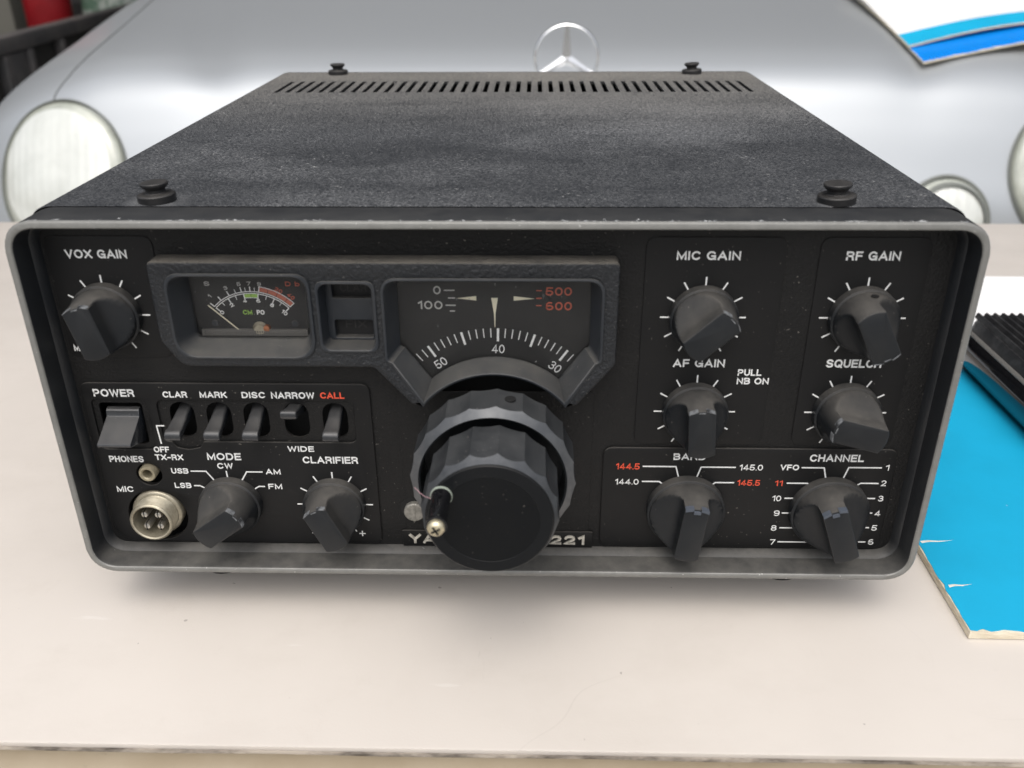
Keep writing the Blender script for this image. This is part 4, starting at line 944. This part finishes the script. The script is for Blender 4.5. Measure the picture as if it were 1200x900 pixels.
# shut lines between bonnet and wings
for sg in (-1, 1):
    path = [(.666, .952), (.665, .962), (.655, .985), (.649, 1.02), (.653, 1.1), (.664, 1.2), (.682, 1.4), (.70, 1.7), (.71, 2.2)]
    pts = []
    for i in range(len(path) - 1):
        for q in range(6):
            f = q / 6; pts.append((path[i][0] * (1 - f) + path[i + 1][0] * f, path[i][1] * (1 - f) + path[i + 1][1] * f))
    b = MB('m'); ra = []; 
    for u, y in pts:
        p = hpt(u * sg, y); n = hnorm(u * sg, y); n = n if n.z > 0 else -n
        ra.append([tuple(p + n * .0006 + Vector((dx, 0, 0)) - n * (0 if abs(dx) < .0012 else .002)) for dx in (-.0022, -.0009, .0009, .0022)])
    b.loft(ra, False, False, closed=False); b.build('shut_line', M['gap'], CAR, smooth=60)
# star ornament on the bonnet
sc_ = Vector((.049, .887, .0635 + ZS)); rad = .0375
STAR = MB('m'); ring = []
q = 56
for i in range(q + 1):
    a = 2 * math.pi * i / q
    c0 = sc_ + Vector((math.sin(a) * rad, 0, math.cos(a) * rad)); er = Vector((math.sin(a), 0, math.cos(a)))
    ring.append([tuple(c0 + er * (math.cos(t) * .0022) + Vector((0, math.sin(t) * .003, 0))) for t in [2 * math.pi * s / 12 for s in range(12)]])
STAR.loft(ring, False, False)
for kk in range(3):
    a = 2 * math.pi * kk / 3; er = Vector((math.sin(a), 0, math.cos(a))); et = Vector((math.cos(a), 0, -math.sin(a)))
    base = sc_ - er * .002
    tipp = sc_ + er * (rad - .0005)
    v = [base + et * .0058, base - et * .0058, tipp + et * .0026, tipp - et * .0026, base + Vector((0, -.0048, 0)), tipp + Vector((0, -.0022, 0)), base + Vector((0, .0048, 0)), tipp + Vector((0, .0022, 0))]
    STAR.add([tuple(x_) for x_ in v], [(0, 4, 5, 2), (4, 1, 3, 5), (1, 6, 7, 3), (6, 0, 2, 7), (2, 5, 3, 7), (0, 6, 1, 4)])
STAR.tube([tuple(sc_ + Vector((0, .001, -rad))), tuple(sc_ + Vector((0, .004, -rad - .02))), tuple(sc_ + Vector((0, .008, -rad - .06)))], [.003, .004, .009], 14)
STAR.build('star_ornament', M['chrome'], CAR, origin=tuple(sc_), smooth=35)

# booklets lying on the bonnet, right
hz = lambda x, y: hpt(x - XC, y).z
def plane(x, y): return .0445 + ZS + .275 * (y - .97) + .02 * (x - .505)
def sag(s, t): return .004 * math.sin(s * 2.6) * (1 - t) - .006 * max(t - .6, 0)
def bkz(x, y, h): return (x, y, plane(x, y) + h)
booklet('booklet', [bkz(.506, .969, .002), bkz(.80, 1.062, .002), bkz(.77, 1.31, .002), bkz(.484, 1.225, .002)], .0024, M['blue'], 'blue booklet on the car bonnet, under the white and cyan one', zf=sag, rag=.0015)
booklet('booklet', [bkz(.4995, 1.010, .0062), bkz(.80, 1.099, .0068), bkz(.77, 1.35, .006), bkz(.4795, 1.262, .006)], .0024, (M['whitecover'], M['cyan']), 'white booklet with a cyan stripe, uppermost on the car bonnet', stripe=.145, zf=lambda s, t: sag(s, t) + .004 * math.sin(s * 4.2) * (1 - t), rag=.0015)

# ---------------------------------------------------------------- clutter in the garage, upper left
def rotbox(b, c, yaw, x0, x1, y0, y1, z0, z1):
    m_ = Matrix.Rotation(yaw, 3, 'Z'); k0 = len(b.v); b.box(x0, x1, y0, y1, z0, z1)
    b.v[k0:] = [tuple(m_ @ Vector(q) + Vector(c)) for q in b.v[k0:]]
BC = (-1.275, 2.017, -.735); YAW = R_(7.4)
BIN = empty('storage_bin', BC, 'dark grey open plastic bin with recessed side panels, left of the car', 'bin'); PLOC['storage_bin'] = BC
zt_ = .733
b = MB('m')
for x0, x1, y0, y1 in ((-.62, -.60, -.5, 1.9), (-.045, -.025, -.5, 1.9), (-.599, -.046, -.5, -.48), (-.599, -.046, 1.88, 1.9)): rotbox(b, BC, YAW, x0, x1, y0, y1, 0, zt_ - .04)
rotbox(b, BC, YAW, -.599, -.046, -.479, 1.879, .50, .52); b.build('tub', M['binshade'], BIN, smooth=0)
b = MB('m')
for x0, x1, y0, y1 in ((-.64, -.602, -.52, 1.92), (-.043, 0, -.52, 1.92), (-.6015, -.0435, -.52, -.48), (-.6015, -.0435, 1.88, 1.92)): rotbox(b, BC, YAW, x0, x1, y0, y1, zt_ - .0395, zt_)
b.build('rim', M['bin'], BIN, bevel=6)
for y0 in (-.46, -.30, -.155, -.0, .16, .40, .70, 1.0, 1.3, 1.6):
    b = MB('m'); rotbox(b, BC, YAW, -.0245, .001, y0, y0 + .03, .02, zt_ - .0405); b.build('rib', M['bin'], BIN, bevel=4)
for y0 in (-.269, .031):
    b = MB('m'); rotbox(b, BC, YAW, -.0245, -.004, y0, y0 + .113, .02, zt_ - .0410); b.build('side_panel', M['bin'], BIN, bevel=4)
zt2 = BC[2] + .521
def onbin(x, y): p = Matrix.Rotation(YAW, 3, 'Z') @ Vector((x, y, 0)) + Vector(BC); return (p.x, p.y, zt2)
cp = onbin(-.16, .80); CAN = empty('red_canister', cp, 'dark red canister standing in the grey plastic bin', 'canister'); PLOC['red_canister'] = cp
b = MB('m'); b.lathe([(.065, .002), (.07, .012), (.07, .46), (.058, .50), (.03, .53)], cp, 'z', 32); b.build('can_body', M['redcan'], CAN)
b = MB('m'); b.lathe([(.024, .531), (.024, .57), (.02, .575)], cp, 'z', 20); b.build('valve', M['nickel'], CAN)
gp = onbin(-.16, 1.45); rr = random.Random(3); b = MB('m')
rg = []
for j in range(12):
    t = j / 11; rg.append([(gp[0] + math.cos(a_) * (.11 * (1 - .5 * t ** 2) * (1 + .18 * math.sin(3 * a_ + 4 * t) + .08 * rr.random())), gp[1] + math.sin(a_) * .1 * (1 - .4 * t) * (1 + .12 * math.sin(5 * a_)), gp[2] + .002 + t * .46) for a_ in [2 * math.pi * i / 28 for i in range(28)]])
b.loft(rg); b.build('plastic_sack', M['sack'], origin=gp, label='crumpled green and white sack beside the red canister in the bin', cat='sack', smooth=80)
b = MB('m'); b.box(-1.96, -1.80, 3.05, 3.17, -.735, 1.895); b.build('wooden_post', M['post'], origin=(-1.88, 3.11, -.735), label='pale olive post standing at the far left behind the grey bin', cat='post', bevel=6)
